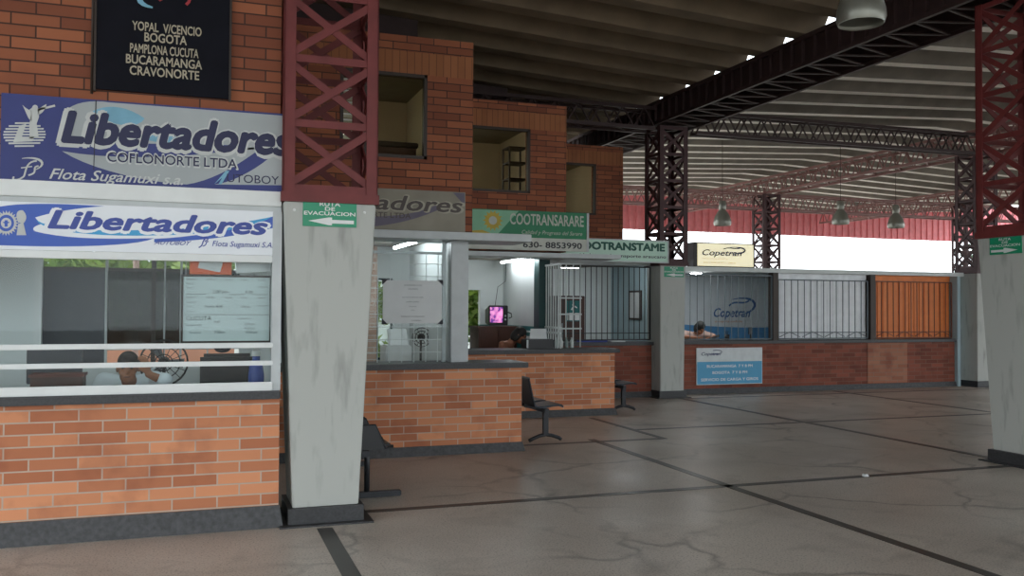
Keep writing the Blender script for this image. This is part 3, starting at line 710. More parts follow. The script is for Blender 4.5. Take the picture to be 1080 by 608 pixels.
# evacuation signs: on the face of three piers
EVG = mat('evacuation_green', '#0f8f66', 0.35, dirt=.05)
def evac(x0, x1, z0, z1, y, flip, label, turn=0.0, at=None):
    w, h = x1-x0, z1-z0
    r = thing('evacuation_sign', (x0+w/2, y, z0), label, 'sign', 'green evacuation route signs')
    mb = MB(); mb.box(x0, x1, y-.006, y+.02, z0, z1); mb.build('panel', EVG, r)
    cx = x0+w/2
    lettering('lettering', r, M['white'], [('RUTA', cx, z0+h*.80, dict(width=w*.38, height=h*.15)), ('DE', cx, z0+h*.62, dict(width=w*.18, height=h*.14)), ('EVACUACION', cx, z0+h*.44, dict(width=w*.95, height=h*.14))], y-.0075, align='C', bold=.02)
    f = -1 if flip else 1
    mb = MB(); mb.poly([(cx+f*q[0]*w, z0+q[1]*h) for q in ((-.40, .21), (-.02, .36), (.04, .36), (.04, .27), (.45, .27), (.45, .13), (.04, .13), (.04, .06), (-.02, .06))], y-.0075)
    mb.build('arrow', M['white'], r, recalc=False)
    if at: r.location = at; r.rotation_euler = (0, 0, turn)
evac(.715, 1.105, 2.185, 2.375, 6.6195, False, 'green evacuation sign on the scuffed near pier, its arrow aimed at the near office')
evac(7.84, 8.24, 2.16, 2.345, 14.108, False, 'small shaded green sign on the dim pier beside the black barred window')
evac(-.19, .19, 2.18, 2.355, 0, True, 'green evacuation sign with white arrow, on the lone column in the open hall', turn=-PI/2, at=(7.868, 7.00, 2.18))
# two anchor studs each side of the near sign
for x in (.655, 1.165):
    mb = MB(); mb.ell((x, 6.622, 2.30), (.012, .010, .012)); tag(mb.build('wall_stud', M['white'], org=(x, 6.62, 2.30)), 'white plastic wall plug %s the near green evacuation sign' % ('just before' if x < 1 else 'just after'), 'wall plug')

# ================================================================== UPPER WINDOWS
for i in (1, 2, 3):
    a, b, c, d = HOLES[i]; y = YF[i]
    r = thing('window_%d' % i, ((a+b)/2, y, c), 'dark framed upper window in brick storey number %d' % i, 'window', kind='structure')
    mb = MB(); t = .035
    mb.box(a, a+t, y-.01, y+.08, c, d).box(b-t, b, y-.01, y+.08, c, d).box(a, b, y-.01, y+.08, c, c+t).box(a, b, y-.01, y+.08, d-t, d); mb.build('window_frame', M['frame'], r)
    mb = MB(); mb.box(a+t, b-t, y+.03, y+.035, c+t, d-t); mb.build('window_glass', M['upglass'], r)
a, b, c, d = HOLES[1]
lv = bpy.data.objects['window_1']; mb = MB()
for k in range(9):
    z = 3.50+.062*k; mb.bar((a+.04, 9.46, z), (a+.26, 9.46, z), .052, .005, upv=(0, .9, .6))
mb.build('window_louvre', M['white'], lv)
mb = MB(); mb.box(a+.26, a+.29, 9.43, 9.49, c, d); mb.build('window_mullion', M['frame'], lv)
# louvred back window of the upper rooms
for i in (1, 2, 3):
    a, b, c, d = BACK_HOLES_UP[i]; yb = YF[i]+2.68
    r = thing('window_%d' % (i+3), ((a+b)/2, yb, c), 'louvred back window of an upper room', 'window', kind='structure')
    mb = MB(); k = 0; z = c+.02
    while z < d-.04: mb.bar((a, yb, z), (b, yb, z+.0), .10, .006, upv=(0, .6, 1)); z += .11
    mb.build('window_louvre', M['white'], r)
def fill_bulb(x, y, z, label):  # bulbs added out of view to light the upper rooms
    r = thing('ceiling_lamp', (x, y, z), label, 'lamp', 'added unseen bulbs lighting the upper rooms')
    mb = MB(); mb.lathe([(0, 0), (.07, 0), (.06, -.03), (0, -.03)], (x, y, z)); mb.build('lamp_base', M['white'], r)
    mb = MB(); mb.ell((x, y, z-.07), (.045, .045, .05)); mb.build('bulb', emit('fill_bulb_glow_%d' % int(x), '#fff6e6', 260), r)
fill_bulb(.95, 9.9, 4.41, 'added unseen bulb lighting the upper room above the grey faded sign'); fill_bulb(3.2, 12.65, 4.46, 'added unseen bulb lighting the upper room above the green sign'); fill_bulb(5.5, 15.4, 4.46, 'added unseen bulb lighting the upper room above the mint sign')
r = thing('shelf_unit', (4.45, 13.0, 2.52), 'open metal shelf unit seen through the upper window above the green sign', 'shelf')
for px in (4.44, 4.72):
    for py in (12.75, 13.05):
        mb = MB(); mb.box(px-.012, px+.012, py-.012, py+.012, 2.52, 4.05); mb.build('upright', M['frame'], r)
for z in (2.9, 3.3, 3.55, 3.8, 4.03):
    mb = MB(); mb.box(4.43, 4.73, 12.74, 13.06, z, z+.02); mb.build('shelf', M['frame'], r)
def leafy(name, loc, h, label, rad=.3, nleaf=26):
    r = thing(name, loc, label, 'plant'); x, y, z = loc
    mb = MB(); mb.lathe([(0, 0), (.10, 0), (.14, .24), (.12, .24), (.11, .2), (0, .2)], loc, 16); mb.build('pot', mat('clay_pot', '#7d4a35', .8), r)
    mb = MB(); mb.tube([(x, y, z+.2), (x+.02, y, z+h*.6), (x, y, z+h*.85)], .012, 6); mb.build('stem', M['frame'], r)
    mb = MB(); rnd = random.Random(3)
    for k in range(nleaf):
        t = rnd.random()*2*PI; zz = z+h*(.45+.5*rnd.random()); L = rad*(.5+.5*rnd.random()); dx, dy = math.cos(t), math.sin(t); dz = rnd.uniform(-.3, .5)
        c = Vector((x, y, zz)); e = c+Vector((dx*L, dy*L, dz*L)); m_ = (c+e)/2+Vector((0, 0, .03)); s_ = Vector((-dy, dx, 0))*L*.18
        mb.face([c, m_+s_, e, m_-s_])
    mb.build('leaves', mat('house_leaf', '#4d5a33', .6), r)
leafy('potted_plant', (3.62, 12.75, 2.52), 1.15, 'leafy potted plant behind the upper window above the green sign')
r = thing('storage_box', (1.95, 10.3, 2.52), 'dark storage chest below the upper window above the grey faded sign', 'box')
mb = MB(); mb.box(1.6, 2.35, 10.0, 10.5, 2.52, 3.42); mb.build('box_body', M['brown'], r, bevel=.01)
mb = MB(); mb.box(1.58, 2.37, 9.98, 10.52, 3.42, 3.48); mb.build('lid', M['frame'], r, bevel=.01)

# ================================================================== GRILLES
def grille(x0, x1, z0, z1, y, step, m, label, th=.012, scroll=False, midrails=()):
    r = thing('window_grille', ((x0+x1)/2, y, z0), label, 'grille', 'window grilles')
    mb = MB()
    for z in (z0, z1): mb.bar((x0, y, z), (x1, y, z), .022)
    for x in (x0, x1): mb.bar((x, y, z0), (x, y, z1), .022)
    mb.build('grille_frame', m, r)
    mb = MB(); n = max(2, round((x1-x0)/step))
    for k in range(1, n): mb.bar((x0+(x1-x0)*k/n, y, z0), (x0+(x1-x0)*k/n, y, z1), th)
    for z in midrails: mb.bar((x0, y-.004, z), (x1, y-.004, z), th*1.3)
    if scroll:
        for k in range(4):
            c = x0+(x1-x0)*(k+.5)/4; q = (x1-x0)/8
            mb.tube([(c-q*.9, y, z0+.03), (c-q*.3, y, z0+.10), (c, y, z0+.13), (c+q*.3, y, z0+.10), (c+q*.9, y, z0+.03)], .007, 6)
    mb.build('grille_bars', m, r); return r
BK = mat('black_iron', '#16181b', .5)
grille(5.3, 7.75, 1.03, 2.34, 14.46, .105, BK, 'black iron window grille of the shaded office beside the dim pier', midrails=(1.15,))
WHB = mat('white_iron', '#c3cac8', .5)
r = thing('window_grille', (5.1, 12.55, .99), 'white barred end grille beside the black printer', 'grille', 'window grilles')
mb = MB()
for k in range(7): mb.bar((5.09, 12.28+.095*k, .99), (5.09, 12.28+.095*k, 2.25), .016)
mb.build('grille_bars', WHB, r)
mb = MB()
for z in (1.22, 1.30, 2.25): mb.bar((5.09, 12.26, z), (5.09, 12.88, z), .03)
mb.build('grille_rails', WHB, r)
r = thing('window_grille', (5.55, 12.68, .99), 'narrow white barred panel just past the black printer', 'grille', 'window grilles')
mb = MB()
for k in range(4): mb.bar((5.22+.12*k, 12.66, .99), (5.22+.12*k, 12.66, 2.30), .014)
mb.build('grille_bars', WHB, r)
mb = MB()
for z in (1.28, 1.50, 1.75, 2.28): mb.bar((5.20, 12.66, z), (5.60, 12.66, z), .022)
mb.build('grille_rails', WHB, r)
DKB = mat('grey_iron', '#5f6a70', .5)
grille(8.55, 10.50, 1.02, 2.24, 14.66, .15, DKB, 'grey window grille of the booth where a person leans on the counter', th=.010)
def shutter(x0, x1, col, label, glabel, bars):
    r = thing('roller_shutter', ((x0+x1)/2, 14.75, .99), label, 'shutter', 'shutters of the far booths')
    mb = MB(); n = int((x1-x0)/.13); w = (x1-x0)/n
    for k in range(n):
        a = x0+k*w; mb.box(a, a+w*.82, 14.735, 14.765, 1.0, 2.28).box(a+w*.82, a+w, 14.75, 14.765, 1.0, 2.28)
    mb.build('slat_panel', mat(label.split()[0]+'_shutter', col, .5, dirt=.08), r)
    mb = MB(); mb.box(x0, x1, 14.73, 14.77, 2.20, 2.30); mb.build('shutter_head', mat(label.split()[0]+'_shutter_head', col, .5, dirt=.15), r)
    grille(x0+.02, x1-.02, 1.02, 2.17, 14.67, .155, bars, glabel, th=.012, scroll=True, midrails=(1.14,))
shutter(10.64, 12.82, '#eef1f4', 'pale grey closed shutter of the middle far booth', 'grey grille with scroll feet over the pale grey shutter', DKB)
shutter(12.98, 15.0, '#e08040', 'orange closed shutter of the last far booth', 'dark grille with scroll feet over the orange shutter', mat('rust_iron', '#6b4334', .6))
for x, l_ in ((10.57, 'dark mullion between the lit booth and the pale grey shutter'), (12.90, 'dark mullion between the pale grey and the orange shutter')):
    mb = MB(); mb.box(x-.06, x+.06, 14.62, 14.78, .99, 2.30); tag(mb.build('mullion_post', M['frame'], org=(x, 14.7, .99)), l_, 'post', kind='thing')
# Copetran booth: printed banner on the back wall, lightbox above, poster below
CPB = mat('logo_blue', '#3f6aa0', .5); CPN = mat('logo_navy', '#22305a', .5); ORG_ = mat('logo_orange', '#c98a4a', .5)
r = thing('wall_banner', (10.4, 16.88, .4), 'white wall banner with blue swoosh logo and blue lower band in the open booth', 'banner')
mb = MB(); mb.box(8.6, 12.2, 16.87, 16.895, .4, 2.28); mb.build('panel', mat('banner_white', '#dfe6ea', .5, dirt=.05), r)
mb = MB(); mb.poly([(8.6, .42), (12.2, .42), (12.2, 1.20)]+bez((12.2, 1.20), (11.2, 1.14), (10.0, 1.26), (8.6, 1.32)), 16.868); mb.build('blue_band', mat('banner_blue', '#5d9ccf', .5), r, recalc=False)
lettering('lettering', r, CPB, [('Copetran', 10.60, 1.42, dict(width=.92, height=.19))], 16.866, shear=.3, bold=.02)
lettering('lettering', r, ORG_, [('transporte confiable', 10.62, 1.30, dict(width=.7, height=.045))], 16.866)
mb = MB(); ribbon(mb, bez((11.25, 1.46), (11.85, 1.55), (11.75, 1.95), (11.05, 1.80)), [.01+.05*math.sin(PI*i/10) for i in range(11)], 16.866); ribbon(mb, bez((10.98, 1.66), (11.15, 1.82), (11.3, 1.66), (11.5, 1.78)), .035, 16.865); mb.build('logo_swoosh', CPB, r, recalc=False)
r = thing('lightbox_sign', (9.38, 14.68, 2.38), 'cream lit box sign with a dark slanted word, standing on the flat roof edge', 'sign', 'bus company signs')
mb = MB(); mb.box(8.72, 10.04, 14.57, 14.80, 2.38, 2.84); mb.build('box_body', mat('box_dark', '#3c3a36', .5), r, bevel=.006)
m_, n_, l_, b_ = new_mat('lit_acrylic'); b_.inputs['Base Color'].default_value = rgb('#e6dfc0'); b_.inputs['Emission Color'].default_value = rgb('#f4ecc6'); b_.inputs['Emission Strength'].default_value = 1.1
mb = MB(); mb.box(8.80, 10.02, 14.56, 14.572, 2.40, 2.82); mb.build('lit_face', m_, r)
lettering('lettering', r, CPN, [('Copetran', 8.90, 2.60, dict(width=.86, height=.11))], 14.557, shear=.3, bold=.02)
lettering('lettering', r, ORG_, [('transporte de pasajeros', 8.90, 2.53, dict(width=.55, height=.02)), ('ENCOMIENDAS Y GIROS', 8.93, 2.45, dict(width=.7, height=.028))], 14.557)
mb = MB(); ribbon(mb, bez((9.45, 2.64), (9.95, 2.62), (9.95, 2.80), (9.50, 2.76)), [.006+.03*math.sin(PI*i/10) for i in range(11)], 14.556); ribbon(mb, bez((9.35, 2.72), (9.5, 2.79), (9.6, 2.70), (9.75, 2.76)), .018, 14.555); mb.build('logo_swoosh', CPN, r, recalc=False)
r = thing('poster', (9.5, 14.6, .16), 'blue and white poster with three lines of white writing on the far brick counter', 'poster')
mb = MB(); mb.box(8.80, 10.24, 14.592, 14.615, .17, .86); mb.build('sheet', mat('poster_white', '#cfd6d8', .5), r)
mb = MB(); mb.poly([(8.81, .18), (10.23, .18), (10.23, .60), (8.81, .60)], 14.591); mb.build('blue_field', mat('poster_blue', '#4f9cc4', .5, dirt=.05), r, recalc=False)
lettering('lettering', r, CPN, [('Copetran', 8.90, .72, dict(width=.42, height=.06))], 14.5905, shear=.3, bold=.02)
lettering('lettering', r, M['white'], [('BUCARAMANGA  7 Y 8 PM', 9.52, .49, dict(width=1.0, height=.05)), ('BOGOTA  7 Y 8 PM', 9.52, .37, dict(width=.76, height=.05)), ('SERVICIO DE CARGA Y GIROS', 9.52, .24, dict(width=1.25, height=.05))], 14.5900, align='C', bold=.02)
mb = MB(); ribbon(mb, bez((9.12, .74), (9.42, .73), (9.40, .84), (9.15, .81)), .014, 14.590); mb.build('logo_swoosh', CPN, r, recalc=False)

# ================================================================== LAMPS
def tube_lamp(p, q, label, rad=.016):
    p = Vector(p); q = Vector(q); c = (p+q)/2
    r = thing('tube_lamp', c, label, 'lamp', 'fluorescent tube lamps')
    mb = MB(); mb.bar(p+Vector((0, 0, .035)), q+Vector((0, 0, .035)), .07, .04); mb.build('housing', M['white'], r)
    mb = MB(); mb.tube([p, q], rad, 8); mb.build('tube', M['tube'], r)
tube_lamp((2.40, 10.2, 2.36), (2.40, 11.4, 2.36), 'tube lamp on the ceiling of the office with the hanging whiteboard')
tube_lamp((4.85, 12.9, 2.36), (4.85, 14.3, 2.36), 'tube lamp on the ceiling of the office with the television')
tube_lamp((7.40, 15.4, 2.45), (8.05, 15.4, 2.45), 'bright tube lamp just behind the black grille', .035)
tube_lamp((7.00, 16.9, 2.45), (7.40, 16.9, 2.45), 'short tube lamp deep in the shaded office', .035)
tube_lamp((-1.1, 7.35, 2.36), (-.3, 7.35, 2.36), 'added unseen tube lamp brightening the near office')  # added lamp, hidden by the header, to brighten office and face
r = thing('disc_lamp', (9.0, 14.95, 2.30), 'round ceiling lamp in the far booth where a person leans', 'lamp')
mb = MB(); mb.lathe([(0, 0), (.13, 0), (.13, -.02), (.11, -.03)], (9.0, 14.95, 2.30)); mb.build('lamp_rim', M['white'], r)
mb = MB(); mb.lathe([(.11, -.025), (.09, -.05), (0, -.06)], (9.0, 14.95, 2.30)); mb.build('diffuser', emit('disc_light', '#ffffff', 150), r)
def bell_lamp(hl):
    r = thing('bell_lamp', (0, 0, 0), '', 'lamp', 'bell shaped hanging lamps')
    mb = MB(); prof = [(.188, 0), (.205, .05), (.20, .12), (.165, .23), (.11, .32), (.078, .36), (.074, .362), (.105, .315), (.158, .225), (.192, .118), (.197, .05), (.182, 0), (.188, 0)]
    mb.lathe(prof, n=32); mb.build('shade', M['lampmetal'], r)
    mb = MB(); mb.lathe([(0, .36), (.075, .36), (.085, .40), (.085, .55), (.06, .58), (0, .58)], n=20); mb.build('ballast_housing', M['lampmetal'], r)
    mb = MB(); mb.lathe([(.03, .36), (.035, .30), (.055, .20), (.05, .13), (.02, .10), (0, .095)], n=16); mb.build('bulb', M['paper'], r)
    mb = MB(); mb.tube([(0, 0, .57), (0, 0, hl)], .006, 6); mb.build('hanger', M['darksteel'], r)
    return r
L0 = bell_lamp(1.68); L0.location = (5.30, 6.14, 4.03); L0['label'] = 'big bell lamp hanging in front of the dark valley beam'
L1 = bell_lamp(2.2); L1.location = (11.54, 18.0, 3.54); L1['label'] = ('bell lamp hanging over the cream lightbox sign'); dup(L1, (14.9, 18.0, 3.69), 'bell lamp over the pale grey shutter'); dup(L1, (16.6, 18.0, 3.66), 'bell lamp over the orange shutter')

# ================================================================== WAITING BENCHES (facing +x, seats in a row along +y)
SEATM = mat('black_seat', '#1b1d21', .35, dirt=.1); SEATB = mat('blue_black_seat', '#1f2a36', .35, dirt=.1); LEGM = mat('grey_leg', '#2c2e32', .4, .3)
def shell(mb, yc, prof, hw=.215, lift=.0, thick=.018):
    n = 8; rows = []
    for (x, z) in prof:
        rows.append([(x, yc-hw+2*hw*k/n, z+lift*abs(2*k/n-1)**3) for k in range(n+1)])
    V = [[mb.bm.verts.new(p) for p in rr] for rr in rows]
    W = [[mb.bm.verts.new((p[0]-.4*thick, p[1], p[2]-thick)) for p in rr] for rr in rows]
    for i in range(len(V)-1):
        for k in range(n):
            f = mb.bm.faces.new((V[i][k], V[i][k+1], V[i+1][k+1], V[i+1][k])); f.smooth = True
            f = mb.bm.faces.new((W[i][k], W[i+1][k], W[i+1][k+1], W[i][k+1])); f.smooth = True
        mb.bm.faces.new((V[i][0], V[i+1][0], W[i+1][0], W[i][0])); mb.bm.faces.new((V[i][n], W[i][n], W[i+1][n], V[i+1][n]))
    for i in (0, -1):
        for k in range(n): mb.bm.faces.new((V[i][k], V[i][k+1], W[i][k+1], W[i][k]))
PROF = [(.215, .425), (.19, .445), (.10, .44), (-.02, .425), (-.10, .425), (-.145, .45), (-.165, .52), (-.19, .63), (-.215, .74), (-.22, .775)]
r = thing('waiting_bench', (1.36, 7.45, 0), 'black waiting bench with closed side arms tucked behind the scuffed near pier', 'bench', 'waiting benches')
o_ = Vector((1.36, 7.45, 0))
for k in range(3):
    yc = 7.45+.22+.53*k
    mb = MB(); shell(mb, yc, [(1.36+x, z) for x, z in PROF]); mb.build('seat_shell', SEATM, r)
    for sg in (-1, 1):
        y = yc+sg*.225; mb = MB()
        pts = [(-.30, .405), (.14, .405), (.055, .60), (-.26, .60)]
        mb.hexa([(1.36+pts[0][0], y-.012, pts[0][1]), (1.36+pts[1][0], y-.012, pts[1][1]), (1.36+pts[1][0], y+.012, pts[1][1]), (1.36+pts[0][0], y+.012, pts[0][1]),
                 (1.36+pts[3][0], y-.012, pts[3][1]), (1.36+pts[2][0], y-.012, pts[2][1]), (1.36+pts[2][0], y+.012, pts[2][1]), (1.36+pts[3][0], y+.012, pts[3][1])])
        mb.tube([(1.36-.28, y, .605), (1.36+.055, y, .605), (1.36+.145, y, .415), (1.36+.21, y, .43)], .014, 8)
        mb.build('side_arm', SEATM, r)
mb = MB(); mb.bar((1.36-.02, 7.45, .37), (1.36-.02, 9.05, .37), .06, .05); mb.build('beam', LEGM, r)
for y in (7.5, 9.0):
    mb = MB(); mb.tube([(1.36-.10, y, .385), (1.36-.04, y, .375), (1.36, y, .33), (1.36, y, .05)], .024, 10); mb.build('leg', LEGM, r)
    mb = MB(); mb.box(1.36-.28, 1.36+.29, y-.03, y+.03, 0, .05); mb.build('foot', LEGM, r, bevel=.008)
def bench2():
    r = thing('waiting_bench', (0, 0, 0), '', 'bench', 'waiting benches')
    for k in range(3):
        mb = MB(); shell(mb, .22+.53*k, PROF); mb.build('seat_shell', SEATB, r)
        mb = MB(); y = .22+.53*k; mb.hexa([(-.2, y-.03, .40), (.0, y-.03, .36), (.0, y+.03, .36), (-.2, y+.03, .40), (-.2, y-.03, .43), (.08, y-.03, .42), (.08, y+.03, .42), (-.2, y+.03, .43)]); mb.build('seat_bracket', LEGM, r)
    mb = MB(); mb.bar((0, 0, .375), (0, 1.55, .375), .05, .05); mb.build('beam', LEGM, r)
    for y in (.05, 1.5):
        mb = MB(); mb.box(-.03, .03, y-.025, y+.025, .08, .40); mb.build('leg', LEGM, r)
        mb = MB(); mb.tube([(-.21, y, .022), (-.17, y, .04), (-.08, y, .075), (0, y, .09), (.08, y, .075), (.17, y, .045), (.20, y, .022)], .022, 8); mb.build('foot', LEGM, r)
    return r
b2 = bench2(); b2.location = (3.93, 9.88, 0); b2['label'] = 'dark blue-black waiting bench at the end of the second brick counter'
dup(b2, (6.24, 12.45, 0), 'waiting bench in shadow at the end of the counter with the green sign')

# ================================================================== OFFICE 1 INTERIOR
r = thing('office_window', (-1.1, 9.4, 1.02), 'rear office window with dark lower panes and a clear strip of foliage above', 'window', kind='thing')
mb = MB(); mb.box(-1.38, -.82, 9.33, 9.36, 1.02, 1.93); mb.build('dark_panel', M['navy'], r)
mb = MB(); mb.box(-.82, .4, 9.37, 9.376, 1.19, 1.93); mb.build('tinted_pane', M['tint'], r)
mb = MB(); mb.box(-2.6, .4, 9.37, 9.376, 1.96, 2.3); mb.build('clear_pane', M['glass'], r)
for x, w in ((-1.42, .03), (-.82, .02), (-.40, .04), (-.30, .015), (-.15, .02), (.1, .015)):
    mb = MB(); mb.box(x-w/2, x+w/2, 9.32, 9.40, 1.02, 2.3); mb.build('mullion', M['alu'] if w < .035 else M['frame'], r)
mb = MB(); mb.box(-.82, .4, 9.35, 9.40, 1.17, 1.19); mb.build('lower_rail', M['alu'], r)
mb = MB(); mb.box(-2.6, .4, 9.34, 9.40, 1.93, 1.96); mb.build('transom', M['frame'], r)
r = thing('partition_panel', (-2.0, 8.9, 0), 'pale grey-white partition panel inside the near office', 'partition', kind='thing')
mb = MB(); mb.box(-2.6, -1.36, 8.86, 8.90, .0, 2.38); mb.build('panel', M['wall'], r)
mb = MB(); mb.box(-1.36, -1.30, 8.85, 8.91, 0, 2.4); mb.build('edge_post', M['white'], r)
r = thing('desk', (-1.0, 7.05, 0), 'office desk running along the inside of the near office window', 'desk')
mb = MB(); mb.box(-2.5, .50, 6.90, 7.38, .72, .76); mb.build('desk_top', M['brown'], r)
for x in (-2.45, -1.5, .44):
    mb = MB(); mb.box(x, x+.04, 6.95, 7.32, 0, .72); mb.build('leg', M['brown'], r)
r = thing('wooden_box', (-.93, 7.3, .76), 'reddish brown wooden box on the near office desk', 'box')
mb = MB(); mb.box(-1.11, -.77, 7.1, 7.3, .76, 1.085); mb.build('box_body', M['brown'], r, bevel=.006)
mb = MB(); mb.box(-1.12, -.76, 7.09, 7.31, 1.085, 1.105); mb.build('lid', mat('red_brown', '#64332a', .5), r)
r = thing('monitor', (-.95, 7.47, .76), 'dark computer monitor standing behind the wooden box', 'monitor')
mb = MB(); mb.box(-1.17, -.80, 7.33, 7.36, 1.02, 1.30); mb.build('screen', M['navy'], r, bevel=.006)
mb = MB(); mb.box(-1.01, -.95, 7.345, 7.375, .77, 1.05).box(-1.09, -.87, 7.315, 7.38, .76, .775); mb.build('stand', M['black'], r)
r = thing('water_jug', (.46, 7.2, .76), 'blue plastic jug beside the window post inside the near office', 'jug')
mb = MB(); mb.lathe([(0, 0), (.055, 0), (.06, .04), (.06, .30), (.05, .38), (.03, .42), (.03, .46), (0, .46)], (.44, 7.25, .76)); mb.build('jug_body', mat('blue_plastic', '#2c4a9a', .35), r)
mb = MB(); mb.lathe([(.034, .45), (.034, .49), (0, .49)], (.44, 7.25, .76)); mb.build('cap', M['white'], r)
r = thing('desk_fan', (-.26, 8.1, 0), 'dark wire cage pedestal fan behind the person in the pale shirt', 'fan')
fc = Vector((-.26, 8.1, 1.12))
mb = MB()
for rr in (.19, .13, .07): mb.tube([fc+Vector((rr*math.cos(2*PI*k/24), -.05+.03*(rr/.19), rr*math.sin(2*PI*k/24))) for k in range(25)], .005 if rr < .19 else .009, 6, cap=False)
for k in range(16): mb.tube([fc+Vector((.03*math.cos(2*PI*k/16), -.05, .03*math.sin(2*PI*k/16))), fc+Vector((.19*math.cos(2*PI*k/16), -.02, .19*math.sin(2*PI*k/16)))], .003, 4)
mb.build('cage', M['black'], r)
for k in range(3):
    t = 2*PI*k/3; mb = MB(); c = fc+Vector((0, .02, 0)); a = Vector((math.cos(t), 0, math.sin(t))); b = Vector((-math.sin(t), .35, math.cos(t)))
    mb.face([c+a*.03-b*.02, c+a*.15-b*.05, c+a*.165+b*.03, c+a*.04+b*.02]); mb.build('blade', mat('fan_blade%d' % k, '#5a5f63', .4), r)
mb = MB(); mb.ell(fc+Vector((0, .06, 0)), (.05, .08, .05)); mb.tube([fc+Vector((0, .06, 0)), (-.26, 8.16, .03)], .014, 8); mb.lathe([(0, .03), (.05, .03), (.19, .0), (0, 0)], (-.26, 8.16, 0)); mb.build('stand', M['black'], r)
r = thing('office_chair', (.26, 8.3, 0), 'black office chair with headrest below the large timetable board', 'chair')
mb = MB(); mb.box(.03, .49, 8.45, 8.53, .58, 1.17); mb.build('backrest', M['black'], r, bevel=.03)
mb = MB(); mb.box(.02, .50, 8.05, 8.5, .44, .52); mb.build('seat', M['black'], r, bevel=.03)
mb = MB(); mb.tube([(.28, 8.27, .08), (.28, 8.27, .44)], .03, 8)
for k in range(5): mb.tube([(.28, 8.27, .10), (.28+.27*math.cos(2*PI*k/5), 8.27+.27*math.sin(2*PI*k/5), .03)], .02, 6)
mb.build('base', M['black'], r)
mb = MB(); mb.ell((.22, 8.49, 1.22), (.075, .035, .045)); mb.build('headrest', M['black'], r)
# timetable whiteboard and papers hanging inside the glass
r = thing('timetable_board', (.2, 6.85, 1.33), 'large handwritten timetable whiteboard hanging inside the near office window', 'whiteboard')
mb = MB(); mb.box(-.095, .505, 6.84, 6.855, 1.345, 1.81); mb.build('panel', mat('board_white', '#c3d2d2', .4, dirt=.05), r)
mb = MB()
for q in ((-.11, .52, 1.33, 1.345), (-.11, .52, 1.81, 1.825), (-.11, -.095, 1.33, 1.825), (.505, .52, 1.33, 1.825)): mb.box(q[0], q[1], 6.83, 6.86, q[2], q[3])
mb.build('board_frame', M['frame'], r)
INK2 = mat('marker_ink', '#1c2428', .7); INK3 = mat('marker_faint', '#55676b', .7); INKB = mat('marker_blue', '#5f8fa0', .7)
rows = []
for z in (1.785, 1.655): rows += [('DESTINO', -.075, z, dict(height=.011)), ('CAPITAL', .06, z, dict(height=.011)), ('VALOR', .19, z, dict(height=.011)), ('HORA', .30, z, dict(height=.011)), ('SALIDA', .42, z, dict(height=.011))]
rows += [('2:00 pm', .10, 1.692, dict(height=.024, shear=.2)), ('5:30', .33, 1.692, dict(height=.022, shear=.2)), ('CUCUTA', -.075, 1.495, dict(height=.030)), ('Ocaña  8:30', .05, 1.588, dict(height=.018)), ('7:00 am', .30, 1.588, dict(height=.015)), ('9:30', .12, 1.475, dict(height=.016)), ('7:30am', .12, 1.40, dict(height=.018)), ('6:30 pm', .33, 1.46, dict(height=.016)), ('8:30 pm', .33, 1.43, dict(height=.016)), ('10:00 pm', .34, 1.40, dict(height=.016))]
lettering('lettering', r, INK2, rows, 6.838)
lettering('lettering', r, INK3, [('Bogota', -.075, 1.755, dict(height=.012)), ('Yopal', -.075, 1.725, dict(height=.012)), ('Sogamoso', -.075, 1.622, dict(height=.012)), ('Tunja', -.075, 1.59, dict(height=.012)), ('Duitama', -.075, 1.555, dict(height=.012)), ('Bucaramanga', -.075, 1.455, dict(height=.014)), ('HORARIO', .28, 1.50, dict(height=.014)), ('Pamplona', -.05, 1.40, dict(height=.014))], 6.838)
mb = MB()
for x0, x1, z in ((-.075, .06, 1.683), (.22, .33, 1.683), (.38, .49, 1.683), (-.09, .50, 1.535), (.42, .49, 1.74), (.42, .49, 1.60)): mb.box(x0, x1, 6.8375, 6.8385, z, z+.003)
mb.build('ruled_lines', INK2, r)
r = thing('folder', (.10, 6.88, 1.81), 'orange folder hanging above the timetable board', 'folder')
mb = MB(); mb.box(-.055, .235, 6.875, 6.88, 1.83, 2.02); mb.build('cover', mat('orange_card', '#e0622c', .6), r)
r = thing('paper_sheet', (.10, 6.87, 1.85), 'tilted white sheet clipped on the orange folder', 'paper')
mb = MB(); mb.hexa([(.00, 6.868, 1.875), (.155, 6.868, 1.845), (.155, 6.871, 1.845), (.0, 6.871, 1.875), (.035, 6.868, 2.01), (.19, 6.868, 1.985), (.19, 6.871, 1.985), (.035, 6.871, 2.01)]); mb.build('sheet', M['paper'], r)
lettering('lettering', r, INK3, [('AVISO', .06, 1.955, dict(height=.014)), ('precios 2016', .05, 1.92, dict(height=.012)), ('firma', .09, 1.87, dict(height=.010))], 6.8665)
r = thing('paper_sheet', (.40, 6.87, 1.83), 'wide white sheet beside the orange folder, above the timetable board', 'paper')
mb = MB(); mb.hexa([(.265, 6.872, 1.84), (.51, 6.872, 1.86), (.51, 6.875, 1.86), (.265, 6.875, 1.84), (.265, 6.872, 2.02), (.51, 6.872, 2.02), (.51, 6.875, 2.02), (.265, 6.875, 2.02)]); mb.build('sheet', M['paper'], r)
lettering('lettering', r, INK3, [('RUTAS Y TARIFAS', .29, 1.96, dict(height=.012)), ('vigentes', .30, 1.93, dict(height=.012))], 6.870)
mb = MB(); mb.tube([(-.9, 6.882, 2.015), (.52, 6.882, 2.015)], .005, 6); mb.tube([(-.08, 6.87, 1.815), (-.08, 6.882, 2.015)], .003, 5); mb.tube([(.49, 6.87, 1.815), (.49, 6.882, 2.015)], .003, 5)
mb.tube([(-.9, 6.882, 2.015), (-.9, 6.882, 2.43)], .003, 5); mb.tube([(.52, 6.882, 2.015), (.52, 6.882, 2.43)], .003, 5)
